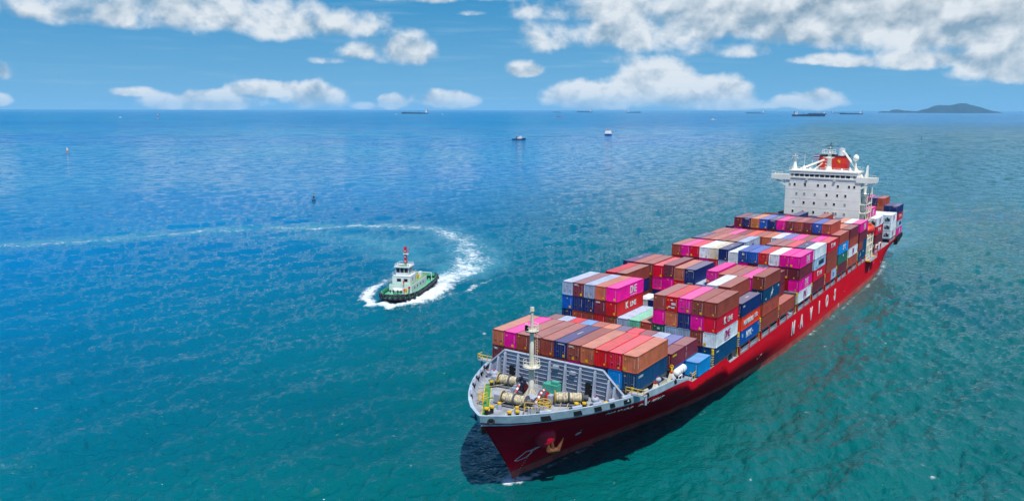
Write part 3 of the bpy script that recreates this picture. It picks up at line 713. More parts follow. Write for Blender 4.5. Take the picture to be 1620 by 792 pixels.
c = MB(); c.box((MU-1.0, -0.7, 22.62), (MU-0.5, -0.2, 23.4)); c.build('navigation_lamp', m_black, p2_)
c = MB(); c.torus((MU, 0, 22.45), 1.0, 0.1, 'z'); c.build('platform_ring', m_dark, p2_)
c = MB()
for s_ in (0.62, 0.95): c.tube((MU+0.3, s_, ZF+2), (MU+0.15, s_-0.1, 22.6), 0.03, n=4)
for z in np.arange(13.5, 22.6, 0.42): c.tube((MU+0.28, 0.6, z), (MU+0.28, 0.93, z), 0.025, n=4)
c.build('mast_ladder', m_cream, fm_)
for (a_, b_) in (((MU, 0, 22.4), (-1.0, -6.0, 15.9)), ((MU, 0, 22.4), (-1.0, 5.0, 15.9)), ((MU, 0, 16.4), (-14.5, -4.0, ZF+0.2))):
    c = MB(); c.tube(a_, b_, 0.03, n=4); c.build('stay_wire', m_dark, fm_)
# ---- winches
def winch(u, v, ang_, L=5.0, drums=2):
    c_, s_ = math.cos(ang_), math.sin(ang_)
    ax = Vector((c_, s_, 0)); o_ = Vector((u, v, ZF+1.15))
    c = MB(); per = Vector((-s_, c_, 0))
    for e_ in (-0.5, 0.5): c.bar(o_+ax*(-L/2)+per*e_*1.7-Vector((0, 0, 0.95)), o_+ax*(L/2)+per*e_*1.7-Vector((0, 0, 0.95)), 0.28)
    for k in range(drums+1):
        q_ = o_+ax*(-L/2+L*0.84*k/drums+0.1)
        c.tube(q_-ax*0.09, q_+ax*0.09, 0.98, n=16); c.bar(q_-Vector((0, 0, 1.1))-per*0.8, q_-Vector((0, 0, 0.1)), 0.22); c.bar(q_-Vector((0, 0, 1.1))+per*0.8, q_-Vector((0, 0, 0.1)), 0.22)
    c.tube(o_-ax*(L/2+.3), o_+ax*(L/2+.2), 0.18)
    c.tube(o_+ax*(L/2-0.55), o_+ax*(L/2+0.15), 0.42, 0.5, n=12)
    wn = c.build('mooring_winch', m_hatch, ship)
    for k in range(drums):
        a0 = -L/2+L*0.84*k/drums+0.25; a1 = -L/2+L*0.84*(k+1)/drums-0.05
        c = MB(); q0 = o_+ax*a0; q1 = o_+ax*a1; nseg = 5
        for i in range(nseg): c.tube(q0+(q1-q0)*(i/nseg), q0+(q1-q0)*((i+.92)/nseg), 0.74+0.05*(i % 2), n=14)
        c.build('rope_drum', m_rope, wn)
    c = MB(); c.cbox(tuple(o_-ax*(L/2+0.7)+Vector((0, 0, -0.3))), (1.0, 1.0, 1.3)); c.build('winch_motor', m_greyl, wn)
    c = MB(); q_ = o_-ax*(L/2+0.05); c.torus(q_+ax*.1, 1.0, 0.06, ax=ax); c.build('brake_band', m_yel, wn)
    return wn
winch(-6.4, -5.4, R(82), 4.6); winch(-13.2, 0.0, R(84), 4.9); winch(-7.4, 6.2, R(58), 5.0)
# windlass with red-white chain stopper beside the mast
for (u, v) in ((-9.2, 2.4), (-8.0, -2.3)):
    c = MB(); c.tube((u, v-0.6, ZF+1.1), (u, v+0.6, ZF+1.1), 0.85, n=16); c.bar((u, v, ZF), (u, v, ZF+1.0), 0.8); c.cbox((u-.9, v, ZF+.4), (1.2, 1.4, .8)); wl = c.build('windlass', m_hatch, ship)
    c = MB()
    c.tube((u-0.2, v+0.75, ZF+1.3), (u-0.2, v+0.9, ZF+1.3), 0.62, n=16); c.build('brake_wheel', m_redp, wl)
    c = MB()
    for k in range(9):
        c.cur = k % 2; t = k/9; c.bar((u-2.6+3*t, v, ZF+0.15+1.9*math.sin(t*1.7)), (u-2.6+3*(t+.1), v, ZF+0.15+1.9*math.sin((t+.1)*1.7)), 0.3)
    c.build('anchor_chain', [m_redp, m_wlet], wl)
c = MB()
for i in range(10):
    a0, a1 = 2*math.pi*i/10, 2*math.pi*(i+1)/10
    for z in (0.2, 0.7, 1.15): c.tube((-11.2+1.05*math.cos(a0), 3.7+1.05*math.sin(a0), ZF+z), (-11.2+1.05*math.cos(a1), 3.7+1.05*math.sin(a1), ZF+z), 0.06, n=4)
    c.tube((-11.2+1.05*math.cos(a0), 3.7+1.05*math.sin(a0), ZF), (-11.2+1.05*math.cos(a0), 3.7+1.05*math.sin(a0), ZF+1.15), 0.05, n=4)
c.build('chain_pipe_guard', m_yel, ship)
for k, (u, v, s_) in enumerate(((-8.0, -3.6, 1.0), (-10.6, 1.9, .8), (-6.9, 3.4, .9), (-12.2, 3.0, .7))):
    c = MB(); c.cbox((u, v, ZF+0.45*s_), (1.1*s_, 0.9*s_, 0.9*s_)); c.cbox((u+.1, v, ZF+0.95*s_), (.6*s_, .5*s_, .5*s_)); c.build('hydraulic_unit', m_grey, ship)
c = MB(); c.lathe((0, 0, 0), [(0.1, 0)], 3) if False else c.cbox((-4.3, 1.0, ZF+0.7), (1.5, 2.6, 1.4)); c.cbox((-4.2, 1.6, ZF+1.6), (.9, 1.2, .5)); c.build('covered_machinery', m_teal, ship)
c = MB(); c.cbox((-11.0, 1.3, ZF+1.25), (1.7, 1.5, 0.12)); 
for a_ in (-.6, .6):
    for b_ in (-.55, .55): c.bar((-11.0+a_, 1.3+b_, ZF), (-11.0+a_, 1.3+b_, ZF+1.2), .1)
c.build('control_stand', m_greyl, ship)
# bollards, vents, roller guides
for pts in (((-8.2, -8.1), (-7.3, -7.6)), ((-18.5, -1.9), (-17.5, -1.6)), ((-17.7, 1.7), (-16.8, 2.5)), ((-7.9, 8.8),), ((-8.7, 7.9),)):
    c = MB(); 
    if len(pts) > 1:
        (a_, b_), (a2, b2) = pts; c.bar((a_, b_, ZF+0.12), (a2, b2, ZF+0.12), 0.45)
        for p in pts: c.tube((*p, ZF), (*p, ZF+0.85), 0.29, n=12)
    else: c.tube((*pts[0], ZF), (*pts[0], ZF+0.85), 0.3, n=12)
    bo = c.build('bollard', m_blk, ship)
    for p in pts:
        c = MB(); c.tube((*p, ZF+0.85), (*p, ZF+1.08), 0.36, n=12); c.build('bollard_cap', m_yel, bo)
for (u, v) in ((-15.5, -1.6), (-15.4, 1.5), (-5.8, 6.9), (-6.3, -2.2)):
    c = MB(); c.lathe((u, v, 0), [(0.45, ZF), (0.35, ZF+0.6), (0.3, ZF+0.75)], 10); rg_ = c.build('roller_guide', m_grey, ship)
    c = MB(); c.tube((u, v, ZF+0.75), (u, v, ZF+1.05), 0.3, n=12); c.build('roller', m_yel, rg_)
for (u, v, s_) in ((-5.9, -9.2, 1.0), (-6.3, 9.8, 0.85), (8.3, 13.6, 0.8), (-4.6, -11.2, .6)):
    c = MB(); c.lathe((u, v, 0), [(0.42*s_, ZF), (0.42*s_, ZF+1.1*s_), (0.75*s_, ZF+1.2*s_), (0.75*s_, ZF+1.75*s_), (0.5*s_, ZF+1.95*s_)], 14); vt = c.build('mushroom_vent', m_greyl, ship)
    c = MB(); c.tube((u, v, ZF+1.95*s_), (u, v, ZF+2.1*s_), 0.18, n=8); c.build('vent_handle', m_redp, vt)
# green walkways with yellow edges
def walk(pts, wd=0.75, z=ZF):
    for name, m__, wv, dz in (('walkway_edge', m_yel, wd+0.22, 0.006), ('green_walkway', m_grn, wd, 0.012)):
        c = MB(); vs = []
        for i, p in enumerate(pts):
            a_ = Vector(pts[max(0, i-1)]); b_ = Vector(pts[min(len(pts)-1, i+1)]); t = (b_-a_).normalized(); nn = Vector((-t.y, t.x))*wv/2
            vs += [(p[0]+nn.x, p[1]+nn.y, z+dz), (p[0]-nn.x, p[1]-nn.y, z+dz)]
        c.add(vs, [(2*i, 2*i+1, 2*i+3, 2*i+2) for i in range(len(pts)-1)]); c.build(name, m__, ship)
walk([(-7.2, -9.4), (-10, -7.6), (-16.2, -3.6), (-19.3, -1.6), (-20.4, 1.2)], 0.95); walk([(-12.4, -5.6), (-12.2, -3.2)], 0.5); walk([(-8.2, -8.8), (-6.2, -7.0), (-5.9, -6.5)], 0.5)
walk([(-12.6, 2.2), (-12.1, 5.9), (-10.2, 9.6)], 0.4); walk([(-5.9, 9.0), (-8.4, 9.7)], 0.9); walk([(-9.7, 1.9), (-6.6, 2.8), (-4, 3.2)], 0.55)
walk([(-1.6, 12.9), (4, 13.9), (9, 14.1), (13.0, 14.2)], 0.5)
for (u, v, ang_) in ((-16.0, -5.2, 0.6),):
    c = MB()
    for a_ in (0, 1.1):
        for b_ in (0, 0.9):
            c.bar((u+a_, v+b_, ZF), (u+a_, v+b_, ZF+1.9), 0.09)
    for z in (0.9, 1.4, 1.9): c.bar((u, v, ZF+z), (u+1.1, v, ZF+z), 0.08); c.bar((u, v+.9, ZF+z), (u+1.1, v+.9, ZF+z), 0.08); c.bar((u, v, ZF+z), (u, v+.9, ZF+z), 0.08)
    c.build('access_stand', m_yel, ship)
c = MB()
for k in range(6): c.tube((-15.0+0.42*k, 3.3+0.28*k, ZF), (-15.0+0.42*k, 3.3+0.28*k, ZF+1.2-0.1*(k % 2)), 0.13, n=8)
c.build('air_pipes', m_greyl, ship)
c = MB(); pts = [(-15.6, 3.2, ZF+1.5+0)]; 
for z in (0.8, 1.5): c.path([(-15.8, 3.0, ZF), (-15.8, 3.0, ZF+z), (-14.9, 2.6, ZF+z+.3), (-13.6, 3.4, ZF+z), (-12.6, 4.4, ZF+z), (-12.6, 4.4, ZF)], 0.05, 4)
c.build('yellow_handrail', m_yel, ship)
for k, p in enumerate([[(-13.2, -1.2, 12.2), (-17.6, -3.6, ZF+.06), (-18.4, -2.2, ZF+.06)], [(-13.6, 1.2, 12.2), (-16.5, 0.2, ZF+.06), (-18.5, 1.6, ZF+.05)], [(-13.2, 2, 12.0), (-15.2, 5.0, ZF+.05), (-15.9, 5.5, ZF+.3)],
   [(-7.6, 6, 12.0), (-10.4, 7.0, ZF+.06), (-11.6, 8.3, ZF+.2)], [(-6.8, 7.2, 12.0), (-8.6, 9.3, ZF+.06), (-8.8, 10.2, ZF+.2)], [(-6.8, -6, 12.0), (-9.6, -9.2, ZF+.06), (-11.4, -9.4, ZF+.2)], [(-6, -4.4, 12.0), (-11, -4.9, ZF+.06), (-14.6, -6.4, ZF+.1)], [(-8.1, 5.0, 12.0), (-10.0, 5.7, ZF+.05), (-12.9, 7.2, ZF+.1)]]):
    c = MB(); c.path(p, 0.055, 5); c.build('mooring_line', m_rope, ship)
c = MB(); c.torus((-4.2, 10.9, ZF+0.25), 0.55, 0.22, 'z'); c.build('rope_coil', m_yel, ship)
# ---- anchors in their beds on both bows
for sgn in (1, -1):
    uA, zA = -12.6, 7.6; b0 = halfb(uA, zA)
    P0 = Vector((uA, sgn*b0, zA)); sl = Vector((halfb(uA+1, zA)-halfb(uA-1, zA), -2, 0)).normalized(); out = Vector((-sl.x, -sl.y*sgn, -0.35)).normalized() if False else Vector((-abs(sl.x)*0.9, sgn*abs(sl.y), -0.15)).normalized()
    out = Vector((-0.62, sgn*0.78, -0.12)).normalized(); P0 = P0+Vector((0, 0, 0.4))
    c = MB(); ctr = P0+out*0.35; t1 = Vector((0.78, sgn*0.62, 0)).normalized(); t2 = out.cross(t1).normalized(); vs_ = []
    for a_ in range(11):
        th_a = math.pi*0.5*a_/10
        for b_a in range(24):
            ph_a = 2*math.pi*b_a/24; rr_ = math.cos(th_a)**0.7 if a_ < 10 else 0.02
            vs_.append(ctr+out*(1.75*math.sin(th_a))+(t1*math.cos(ph_a)+t2*math.sin(ph_a))*1.75*rr_)
    c.add(vs_, [(i_*24+j_, i_*24+(j_+1) % 24, (i_+1)*24+(j_+1) % 24, (i_+1)*24+j_) for i_ in range(10) for j_ in range(24)], True)
    c.tube(ctr-out*1.6, ctr, 1.9, 1.75, n=24, cap=False); ab = c.build('anchor_bed', m_anch, ship)
    q_ = ctr+out*1.45+t1*0.55+Vector((0, 0, -.1)); side_ = Vector((0.78, sgn*0.62, 0)); down = Vector((0.25, 0.1*sgn, -1))
    c = MB(); e_ = q_+down*1.7
    c.tube(q_+Vector((0, 0, 0.5)), e_, 0.2, 0.3, n=8)
    c.tube(e_-side_*0.95, e_+side_*0.95, 0.40, 0.40, n=8)
    for k in (-1, 1):
        f0 = e_+side_*0.75*k; c.tube(f0, f0+side_*(0.45*k+.35)+Vector((0, 0, 1.9))+out*0.2, 0.38, 0.06, n=6)
    c.tube(e_, e_+Vector((.05, 0, -.8)), 0.5, 0.08, n=6)
    c.build('anchor', m_rust, ab)
# ---- painted marks on the hull
def hull_text(ch_, u, z, size, sx=1.0, bold=0.0, name='hull_letter', sgn=1, lift=0.05):
    y = sgn*halfb(u, z); t = Vector((1.0, -sgn*(halfb(u+.5, z)-halfb(u-.5, z)), 0)).normalized()
    up_ = Vector((0, -sgn*(halfb(u, z+.5)-halfb(u, z-.5)), 1.0)); up_ = (up_-t*up_.dot(t)).normalized(); nn = t.cross(up_).normalized()
    M3 = Matrix((t, up_, nn)).transposed()
    return text(ch_, size, (u+nn.x*lift, y-nn.y*lift, z+nn.z*lift), M3.to_euler(), m_wlet, ship, name, bold, sx=sx)
for ch_, u in zip('NAVIOS', (82.9, 90.6, 99.8, 108.3, 117.0, 126.4)): hull_text(ch_, u, 5.05, 4.25, 0.80, 0.22)
u = -5.2
for ch_ in 'NAVIOS DELIGHT':
    if ch_ != ' ': hull_text(ch_, u, htop(u)-0.9, 1.2, 0.95, 0.03, 'name_letter', lift=0.14)
    u += 0.55 if ch_ == 'I' else (0.9 if ch_ != ' ' else 1.1)
for (ch_, u, z, s_) in (('Y', 57.6, 4.6, 1.6), ('-', 56.4, 4.4, 1.4), ('/', 88, 4.5, .9), ('4', 176, 4.4, 2.6), (':', 184, 6.0, 2.0), ('-', 139, 4.0, 1.6), ('0', 132, 0.9, 1.9), ('.', 200, 4.0, 3.0), ('.', 222, 6, 3), ('/', 231, 5.6, 1.6)): hull_text(ch_, u, z, s_, .8, .02, 'hull_mark')
for (u, z, s_) in ((-4.0, 5.5, 1.0), (-4.6, 6.5, .5)): hull_text('X', u, z, s_, 1, 0.02, 'thruster_mark')
hull_text('O', -4.0, 5.5, 1.5, 1, -.01, 'thruster_mark')
for k in range(10): hull_text(str((k*2) % 10), -13.2+0.12*k+.2, 0.35+0.4*k, 0.33, 1, 0.0, 'draught_mark')
# bulbous-bow mark: outline drawn on the plating near the stem
def hull_line(pts, wd, m__, name):
    c = MB()
    for a_, b_ in zip(pts, pts[1:]):
        A_ = Vector((a_[0], halfb(*a_)+0.05, a_[1])); B_ = Vector((b_[0], halfb(*b_)+0.05, b_[1])); c.bar(A_, B_, wd)
    return c.build(name, m__, ship)
hull_line([(-14.6, 3.4), (-13.9, 3.2), (-12.5, 3.4), (-11.9, 4.3), (-12.3, 4.4), (-11.0, 5.1), (-11.9, 5.0), (-12.3, 4.75), (-13.3, 4.7), (-14.0, 3.9), (-14.6, 3.4)], 0.07, m_wlet, 'bulb_mark')

# ---- cargo deck: hatch bodies, posts and rails, lashing bridges
BAYS = dict(B1=0.0, B1b=14.0, B2=28.65, B3=43.0, B4=57.0, B5=70.5, B6=86.0, B7=100.0, B8=113.9, B9=127.8, B10=141.8, B11=156.3, A1=184.0, A2=213.3, A3=227.8)
ZB = dict(B1=12.9, B1b=12.93, A1=11.9, A2=9.95, A3=9.1)
for k, u in BAYS.items():
    zb_ = ZB.get(k, 10.45)
    z0 = ZF if k == 'B1' else (10.0 if k in ('B1b',) else (10.02 if k == 'B2' else 8.3))
    hw = 12.6 if k in ('B1', 'B1b') else (13.7 if k != 'A3' else 13.2)
    c = MB(); c.box((u+0.25, -hw, z0), (u+11.9, hw, zb_-0.35)); hh = c.build('hatch_coaming', m_hatch, ship)
    c = MB(); wv = 13.6 if k in ('B1', 'B1b') else 16.0
    c.box((u+0.05, -wv, zb_-0.34), (u+12.1, wv, zb_-0.03)); c.build('hatch_cover', m_hatch, hh)
for k, u in BAYS.items():
    if k in ('B1', 'B1b', 'B2'): continue
    zb_ = ZB.get(k, 10.45)
    for up_ in (u+0.15, u+6.1, u+12.0):
        c = MB(); c.bar((up_, 15.95, 8.36), (up_, 15.95, zb_-0.34), 0.3); c.build('container_post', m_redp, ship)
    c = MB()
    for (ua, ub) in ((u+0.4, u+5.9), (u+6.4, u+11.8)):
        for z in (8.75, 9.05, 9.4): c.bar((ua, 15.98, z), (ub, 15.98, z), 0.06)
        for x_ in np.linspace(ua, ub, 6): c.bar((x_, 15.98, 8.36), (x_, 15.98, 9.42), 0.06)
    c.build('side_rail', m_greyl, ship)
for k, u in list(BAYS.items())[2:]:
    if k in ('A1', 'A2'): continue
    c = MB(); c.box((u-1.15, -15.6, 8.36), (u-0.55, 15.6, 13.2)) if k != 'B2' else c.box((u-1.1, -13, 10), (u-.6, 13, 13))
    c.build('lashing_bridge', m_hatch, ship)
    c = MB(); v = 15.85
    c.tube((u-0.85, v, 8.4 if k != 'B2' else 10), (u-0.85, v, 12.9), 0.10, n=6); c.tube((u-0.85, v, 12.5), (u-0.85, v, 13.3), 0.26, n=8); c.build('lashing_post', m_yel, ship)
    c = MB()
    for z in np.arange(10.6, 12.8, 0.45): c.torus((u-0.85, v, z), 0.26, 0.07, 'z', 8, 5)
    c.build('ladder_cage', m_rope, ship)
# front pedestals below the first row
for (u, h) in ((5.8, 1.4), (12.3, 1.4)):
    c = MB(); c.add([(u-.7, 15.1, ZF), (u+.7, 15.1, ZF), (u+.7, 13.9, ZF), (u-.7, 13.9, ZF), (u-.22, 14.5, ZF+h), (u+.22, 14.5, ZF+h), (u+.22, 14.1, ZF+h), (u-.22, 14.1, ZF+h)], [(0, 1, 2, 3), (4, 5, 6, 7), (0, 1, 5, 4), (1, 2, 6, 5), (2, 3, 7, 6), (3, 0, 4, 7)]); pd = c.build('pedestal', m_cream, ship)
    c = MB(); c.cbox((u, 14.3, ZF+h+.08), (.5, .5, .16)); c.build('pedestal_cap', m_redp, pd)
c = MB()
for z in (10.9, 11.3): c.path([(18.4, 15.7, z), (19.4, 15.7, z), (21.0, 15.7, z)], .06, 4)
for u in (18.4, 19.6, 21): c.bar((u, 15.7, 10.0), (u, 15.7, 11.3), .08)
c.build('yellow_rail', m_yel, ship)
c = MB(); c.bar((13.2, 14.0, ZF), (13.2, 14.0, 13.6), .32); c.torus((13.2, 14.0, 13.6), .3, .07, 'u'); c.build('lashing_post', m_yel, ship)

# ---- deckhouse
HU, HL, HR = 173.5, -11.35, 12.2
c = MB(); c.box((HU, HL, 8.36), (HU+10.6, HR, 33.55))
c.box((HU-0.02, -10.2, 33.55), (HU+9.2, 10.9, 36.0)); c.box((HU-0.45, -10.5, 36.0), (HU+9.4, 11.2, 36.35))
c.box((HU-0.25, -10.3, 33.75), (HU-0.02, 11.0, 34.15)); c.box((HU-0.3, -10.35, 35.25), (HU-0.02, 11.05, 36.0))
house = c.build('deckhouse', m_white, ship)
for z in (12.1, 15.05, 18.0, 20.95, 23.9, 26.9, 29.9, 32.7):
    c = MB(); c.box((HU-0.035, HL-.02, z), (HU+.01, HR+.02, z+.07)); c.build('deck_edge', m_white, house)
for sgn, ve in ((-1, -16.2), (1, 16.5)):
    c = MB(); vi = HL if sgn < 0 else HR
    c.prism([(vi, 33.0), (ve-sgn*1.2, 33.0), (ve, 33.3), (ve, 34.75), (vi-sgn*1.5, 34.75), (vi-sgn*1.5, 33.0)], 'u', HU-0.3, HU-0.15)
    c.prism([(vi, 33.0), (ve, 33.0), (ve, 33.12), (vi, 33.12)], 'u', HU-0.15, HU+5.0)
    c.prism([(vi, 33.0), (ve, 33.0), (ve, 34.6), (vi, 34.6)], 'u', HU+4.9, HU+5.02)
    c.box((HU-0.2, min(ve, ve-sgn*.12), 33.05), (HU+5.0, max(ve, ve-sgn*.12), 34.72))
    # diagonal bracket
    c.prism([(vi, 30.9), (vi, 31.6), (vi+sgn*2.9, 33.02), (vi+sgn*4.2, 33.02)], 'u', HU-0.02, HU+0.5)
    c.build('bridge_wing', m_white, house)
for vv in (-13.0, 13.9):
    for uu in (HU+4.0,):
        c = MB(); c.bar((uu, vv, 30.8), (uu, vv, 33.0), .2); c.build('wing_prop', m_white, house)
# windows, each let into the front wall
def window(v, z, w_, h_, mt, name='window'):
    c = MB(); c.box((HU-0.05, v-w_/2-.08, z-h_/2-.08), (HU+0.02, v+w_/2+.08, z+h_/2+.08)); f_ = c.build(name, m_white, house)
    c = MB(); c.box((HU-0.056, v-w_/2, z-h_/2), (HU+0.03, v+w_/2, z+h_/2)); c.build('pane', mt, f_)
rowsW = [([(-10.0, 0), (-8.4, 1), (-5.0, 1), (-0.9, 1), (1.3, 1), (5.3, 1), (8.7, 1), (10.3, 1)], 31.5), ([(-7.6, 0), (-5.1, 0), (-1.7, 0), (2.0, 1), (5.3, 1), (7.8, 1)], 28.45),
         ([(-8.4, 0), (-5.1, 1), (-1.8, 1), (2.0, 0), (4.5, 1), (7.8, 0)], 25.5), ([(-8.5, 1), (-5.2, 0), (-1.8, 1), (1.9, 0), (2.75, 0), (4.4, 0), (5.2, 0), (7.8, 0)], 22.4), ([(-8.5, 1), (-5.0, 1), (0, 1), (4.5, 1), (8, 1)], 19.6)]
for r_, z in rowsW:
    for v, dk in r_: window(v, z, 0.62, 0.88, m_glass if dk else m_glassg)
for i in range(11):
    v = -7.85+16.05*i/10; c = MB(); c.box((HU-0.06, v-.72, 34.2), (HU-0.015, v+.72, 35.2)); f_ = c.build('bridge_window', m_white, house)
    c = MB(); c.box((HU-0.075, v-.62, 34.28), (HU-0.03, v+.62, 35.12)); c.build('pane', m_glass, f_)
for v in (-9.4, 10.1): 
    c = MB(); c.box((HU-0.05, v-.35, 34.2), (HU-0.01, v+.35, 35.15)); c.build('bridge_window', m_glassg, house)
for v in (-4.6, 4.2): 
    c = MB(); c.box((HU-0.5, v-.35, 33.1), (HU-0.0, v+.35, 33.5)); c.build('floodlight', m_cream, house)
# port side outside stairs and landings
for z in (22.9, 25.8, 28.7, 20.0, 17.0):
    c = MB(); c.box((HU+1.0, HR, z), (HU+9.5, HR+2.1, z+0.14)); ld_ = c.build('side_landing', m_white, house)
    c = MB()
    for zz in (0.5, 1.0): c.bar((HU+1.0, HR+2.05, z+zz), (HU+9.5, HR+2.05, z+zz), 0.06)
    for x_ in np.linspace(HU+1, HU+9.5, 7): c.bar((x_, HR+2.05, z), (x_, HR+2.05, z+1.0), 0.06)
    c.bar((HU+2, HR+1.5, z), (HU+6, HR+1.5, z-2.8), 0.35); c.build('stair_flight', m_cream, ld_)
for x_ in (HU+1.2, HU+5, HU+9.3):
    c = MB(); c.bar((x_, HR+1.9, 10), (x_, HR+1.9, 31), 0.25); c.build('side_post', m_cream, house)
for z in (24.2, 27.2, 30.1, 21.2):
    for x_ in (HU+2.2, HU+4.4, HU+7): c = MB(); c.box((x_, HR-.02, z-.7), (x_+.7, HR+.04, z+.9)); c.build('side_door', m_rust if x_ < HU+3 else m_cream, house)
# top of house: rails, radar mast, signal mast, satellite dome, crane
c = MB()
for z in (36.9, 37.4): c.path([(HU-.3, -10.4, z), (HU-.3, 11.1, z), (HU+9, 11.1, z)], .045, 4)
for v in np.linspace(-10.4, 11.1, 16): c.bar((HU-.3, v, 36.3), (HU-.3, v, 37.4), .06)
for sgn, ve in ((-1, -16.1), (1, 16.4)):
    c.path([(HU, ve, 35.6), (HU, ve-sgn*3.5, 35.6)], .045, 4)
    for k in range(4): c.bar((HU, ve-sgn*k*1.1, 34.7), (HU, ve-sgn*k*1.1, 35.6), .06)
c.build('roof_rail', m_white, house)
c = MB(); c.lathe((178, 1.1, 0), [(1.05, 36.3), (.8, 37.5), (.68, 40.2), (1.3, 40.6), (1.3, 40.9), (.6, 41.1), (.55, 42.0)], 12); c.cbox((177.4, 1.1, 42.1), (1.6, 4.4, .18)); c.cbox((177.4, 1.1, 40.75), (2, 3.4, .15)); rmast = c.build('radar_mast', m_white, house)
c = MB()
for v in (-1, -.3, .5, 1.2, 2.2, 3.2): c.bar((176.7, v, 42.1), (176.7, v, 43.3), .07)
c.bar((176.7, -1, 43.3), (176.7, 3.2, 43.3), .07); c.bar((176.7, -1, 42.7), (176.7, 3.2, 42.7), .07); c.bar((178, 1.1, 42), (178, 1.1, 44.4), .3); c.bar((178, -2.4, 41.4), (178, -.6, 43.3), .1); c.build('mast_rail', m_white, rmast)
c = MB(); c.cbox((177.5, 1.0, 44.5), (.3, 2.6, .22)); c.cbox((177.2, 1.3, 43.6), (.3, 1.6, .2)); c.bar((178, 1.3, 44.4), (178, 1.3, 45.8), .15); c.cbox((178, 1.3, 45.2), (.2, 1.0, .12)); c.build('radar_scanner', m_dark, rmast)
for z in (37.6, 38.6, 39.6): 
    c = MB(); c.cbox((177.2, .3, z), (.5, .5, .35)); c.build('signal_lamp', m_cream, rmast)
c = MB(); c.lathe((178, -9.9, 0), [(1.0, 36.3), (.55, 38), (.3, 40.0)], 10); c.cbox((178, -9.9, 40.3), (1.6, 1.7, .12)); c.cbox((178, -9.9, 40.9), (1.5, 1.6, .1)); c.bar((178, -9.9, 40), (178, -9.9, 41.7), .12); c.build('signal_mast', m_white, house)
c = MB(); c.tube((178, 9.4, 36.3), (178, 9.4, 39.8), .35, .25); c.bar((178, 9.4, 38.8), (178, 8.0, 38.8), .1); c.bar((178, 9.4, 37.8), (178, 10.9, 37.8), .1); sp = c.build('dome_mast', m_white, house)
c = MB(); c.lathe((178, 9.3, 0), [(.3, 39.7), (.75, 40.0), (.95, 40.6), (.85, 41.3), (.45, 41.8), (.05, 41.95)], 16); c.build('satellite_dome', m_white, sp)
c = MB(); c.bar((180, 11.6, 34.0), (177, 5.9, 42.6), .5); c.bar((179.6, 11, 35.2), (180, 7.2, 37.4), .25); c.bar((177, 5.9, 42.6), (177.4, 5.3, 42.9), .6); crn = c.build('provision_crane', m_white, house)
c = MB(); c.prism([(11.7, 33.5), (13.1, 33.5), (13.0, 36.0), (12.9, 38.4), (12.5, 38.3), (12.3, 36.0)], 'u', 179.6, 180.4); c.build('crane_post', m_white, crn)
c = MB(); c.tube((177, 5.9, 42.6), (180, 12.7, 38.3), .04, n=4); c.build('crane_wire', m_dark, crn)
c = MB(); c.tube((179, -7, 36.3), (179, -7, 41.6), .05, n=4); c.tube((181, -5, 36.3), (181, -5, 39.5), .05, n=4); c.build('whip_antenna', m_white, house)
for (v, z, r_) in ((-6.6, 37.3, .6), (-4.6, 36.9, .4), (8.0, 37.0, .4), (5.4, 36.9, .35)):
    c = MB(); c.lathe((177, v, 0), [(r_*.8, z-1), (r_, z-.4), (r_*.9, z), (r_*.3, z+.35)], 12); c.build('antenna_dome', m_white, house)
c = MB(); c.bar((182, -9, 36.2), (183, -1.5, 39.6), .45); c.bar((182.5, -4.5, 36.2), (183, -2, 38.5), .25); c.build('boom', m_white, house)
for (v0, z0_) in ((-3.0, 41.4),):
    for i, m__ in enumerate((m_redp, m_wlet, m_blue, m_wlet, m_redp)):
        h_ = (.22, .22, .44, .22, .22)[i]; zt_ = z0_-sum((.22, .22, .44, .22, .22)[:i])
        c = MB(); c.box((178.0, v0-.9, zt_-h_+.003), (178.04, v0+.9, zt_)); c.build('flag_stripe', m__, rmast)
# casing and funnel
c = MB(); c.box((HU+10.7, -6.5, 8.36), (HU+20, 7.3, 33.0)); cas = c.build('engine_casing', m_white, ship)
c = MB(); poly = [(HU+11.2, -3.2), (HU+12.4, -4.0), (HU+18, -4.0), (HU+19.2, -3.0), (HU+19.2, 3.8), (HU+18, 4.9), (HU+12.4, 4.9), (HU+11.2, 4.1)]
c.prism(poly, 'z', 33.0, 40.9); fun = c.build('funnel', m_fun, ship)
c = MB(); c.prism([(p[0]*1.0+(0.15 if p[0] > HU+15 else -.15), p[1]+(0.15 if p[1] > 0 else -.15)) for p in poly], 'z', 40.75, 41.05); c.build('funnel_top', m_blk, fun)
c = MB(); c.tube((HU+12.6, 3.0, 40.6), (HU+13.6, 3.1, 43.4), 1.2, 1.05, n=18); c.build('exhaust_pipe', m_steel, fun)
c = MB(); c.tube((HU+14, .2, 40.4), (HU+14, .2, 41.6), .5, n=12); c.tube((HU+16, 1.2, 40.4), (HU+16, 1.2, 41.4), .35, n=12); c.tube((HU+14, -1.8, 40.4), (HU+14, -1.8, 41.3), .3, n=12); c.build('uptake_pipe', m_dark, fun)
c = MB(); c.prism([(2.2, 39.3), (2.7, 39.9), (2.9, 39.3), (3.3, 39.5), (3.1, 38.9), (3.4, 38.6), (2.9, 38.6), (2.6, 39.0)], 'u', HU+11.1, HU+11.19); c.build('funnel_emblem', m_yel, fun)
for s_ in (-4.2, 5.1): 
    c = MB(); c.cbox((HU+12.5, s_, 37.6), (.5, .5, 1.0)); c.build('funnel_light', m_redp, fun)
c = MB(); c.box((HU+10.8, -2.6, 33.0), (HU+11.15, 3.6, 36.6)); c.build('funnel_step', m_fun, fun)
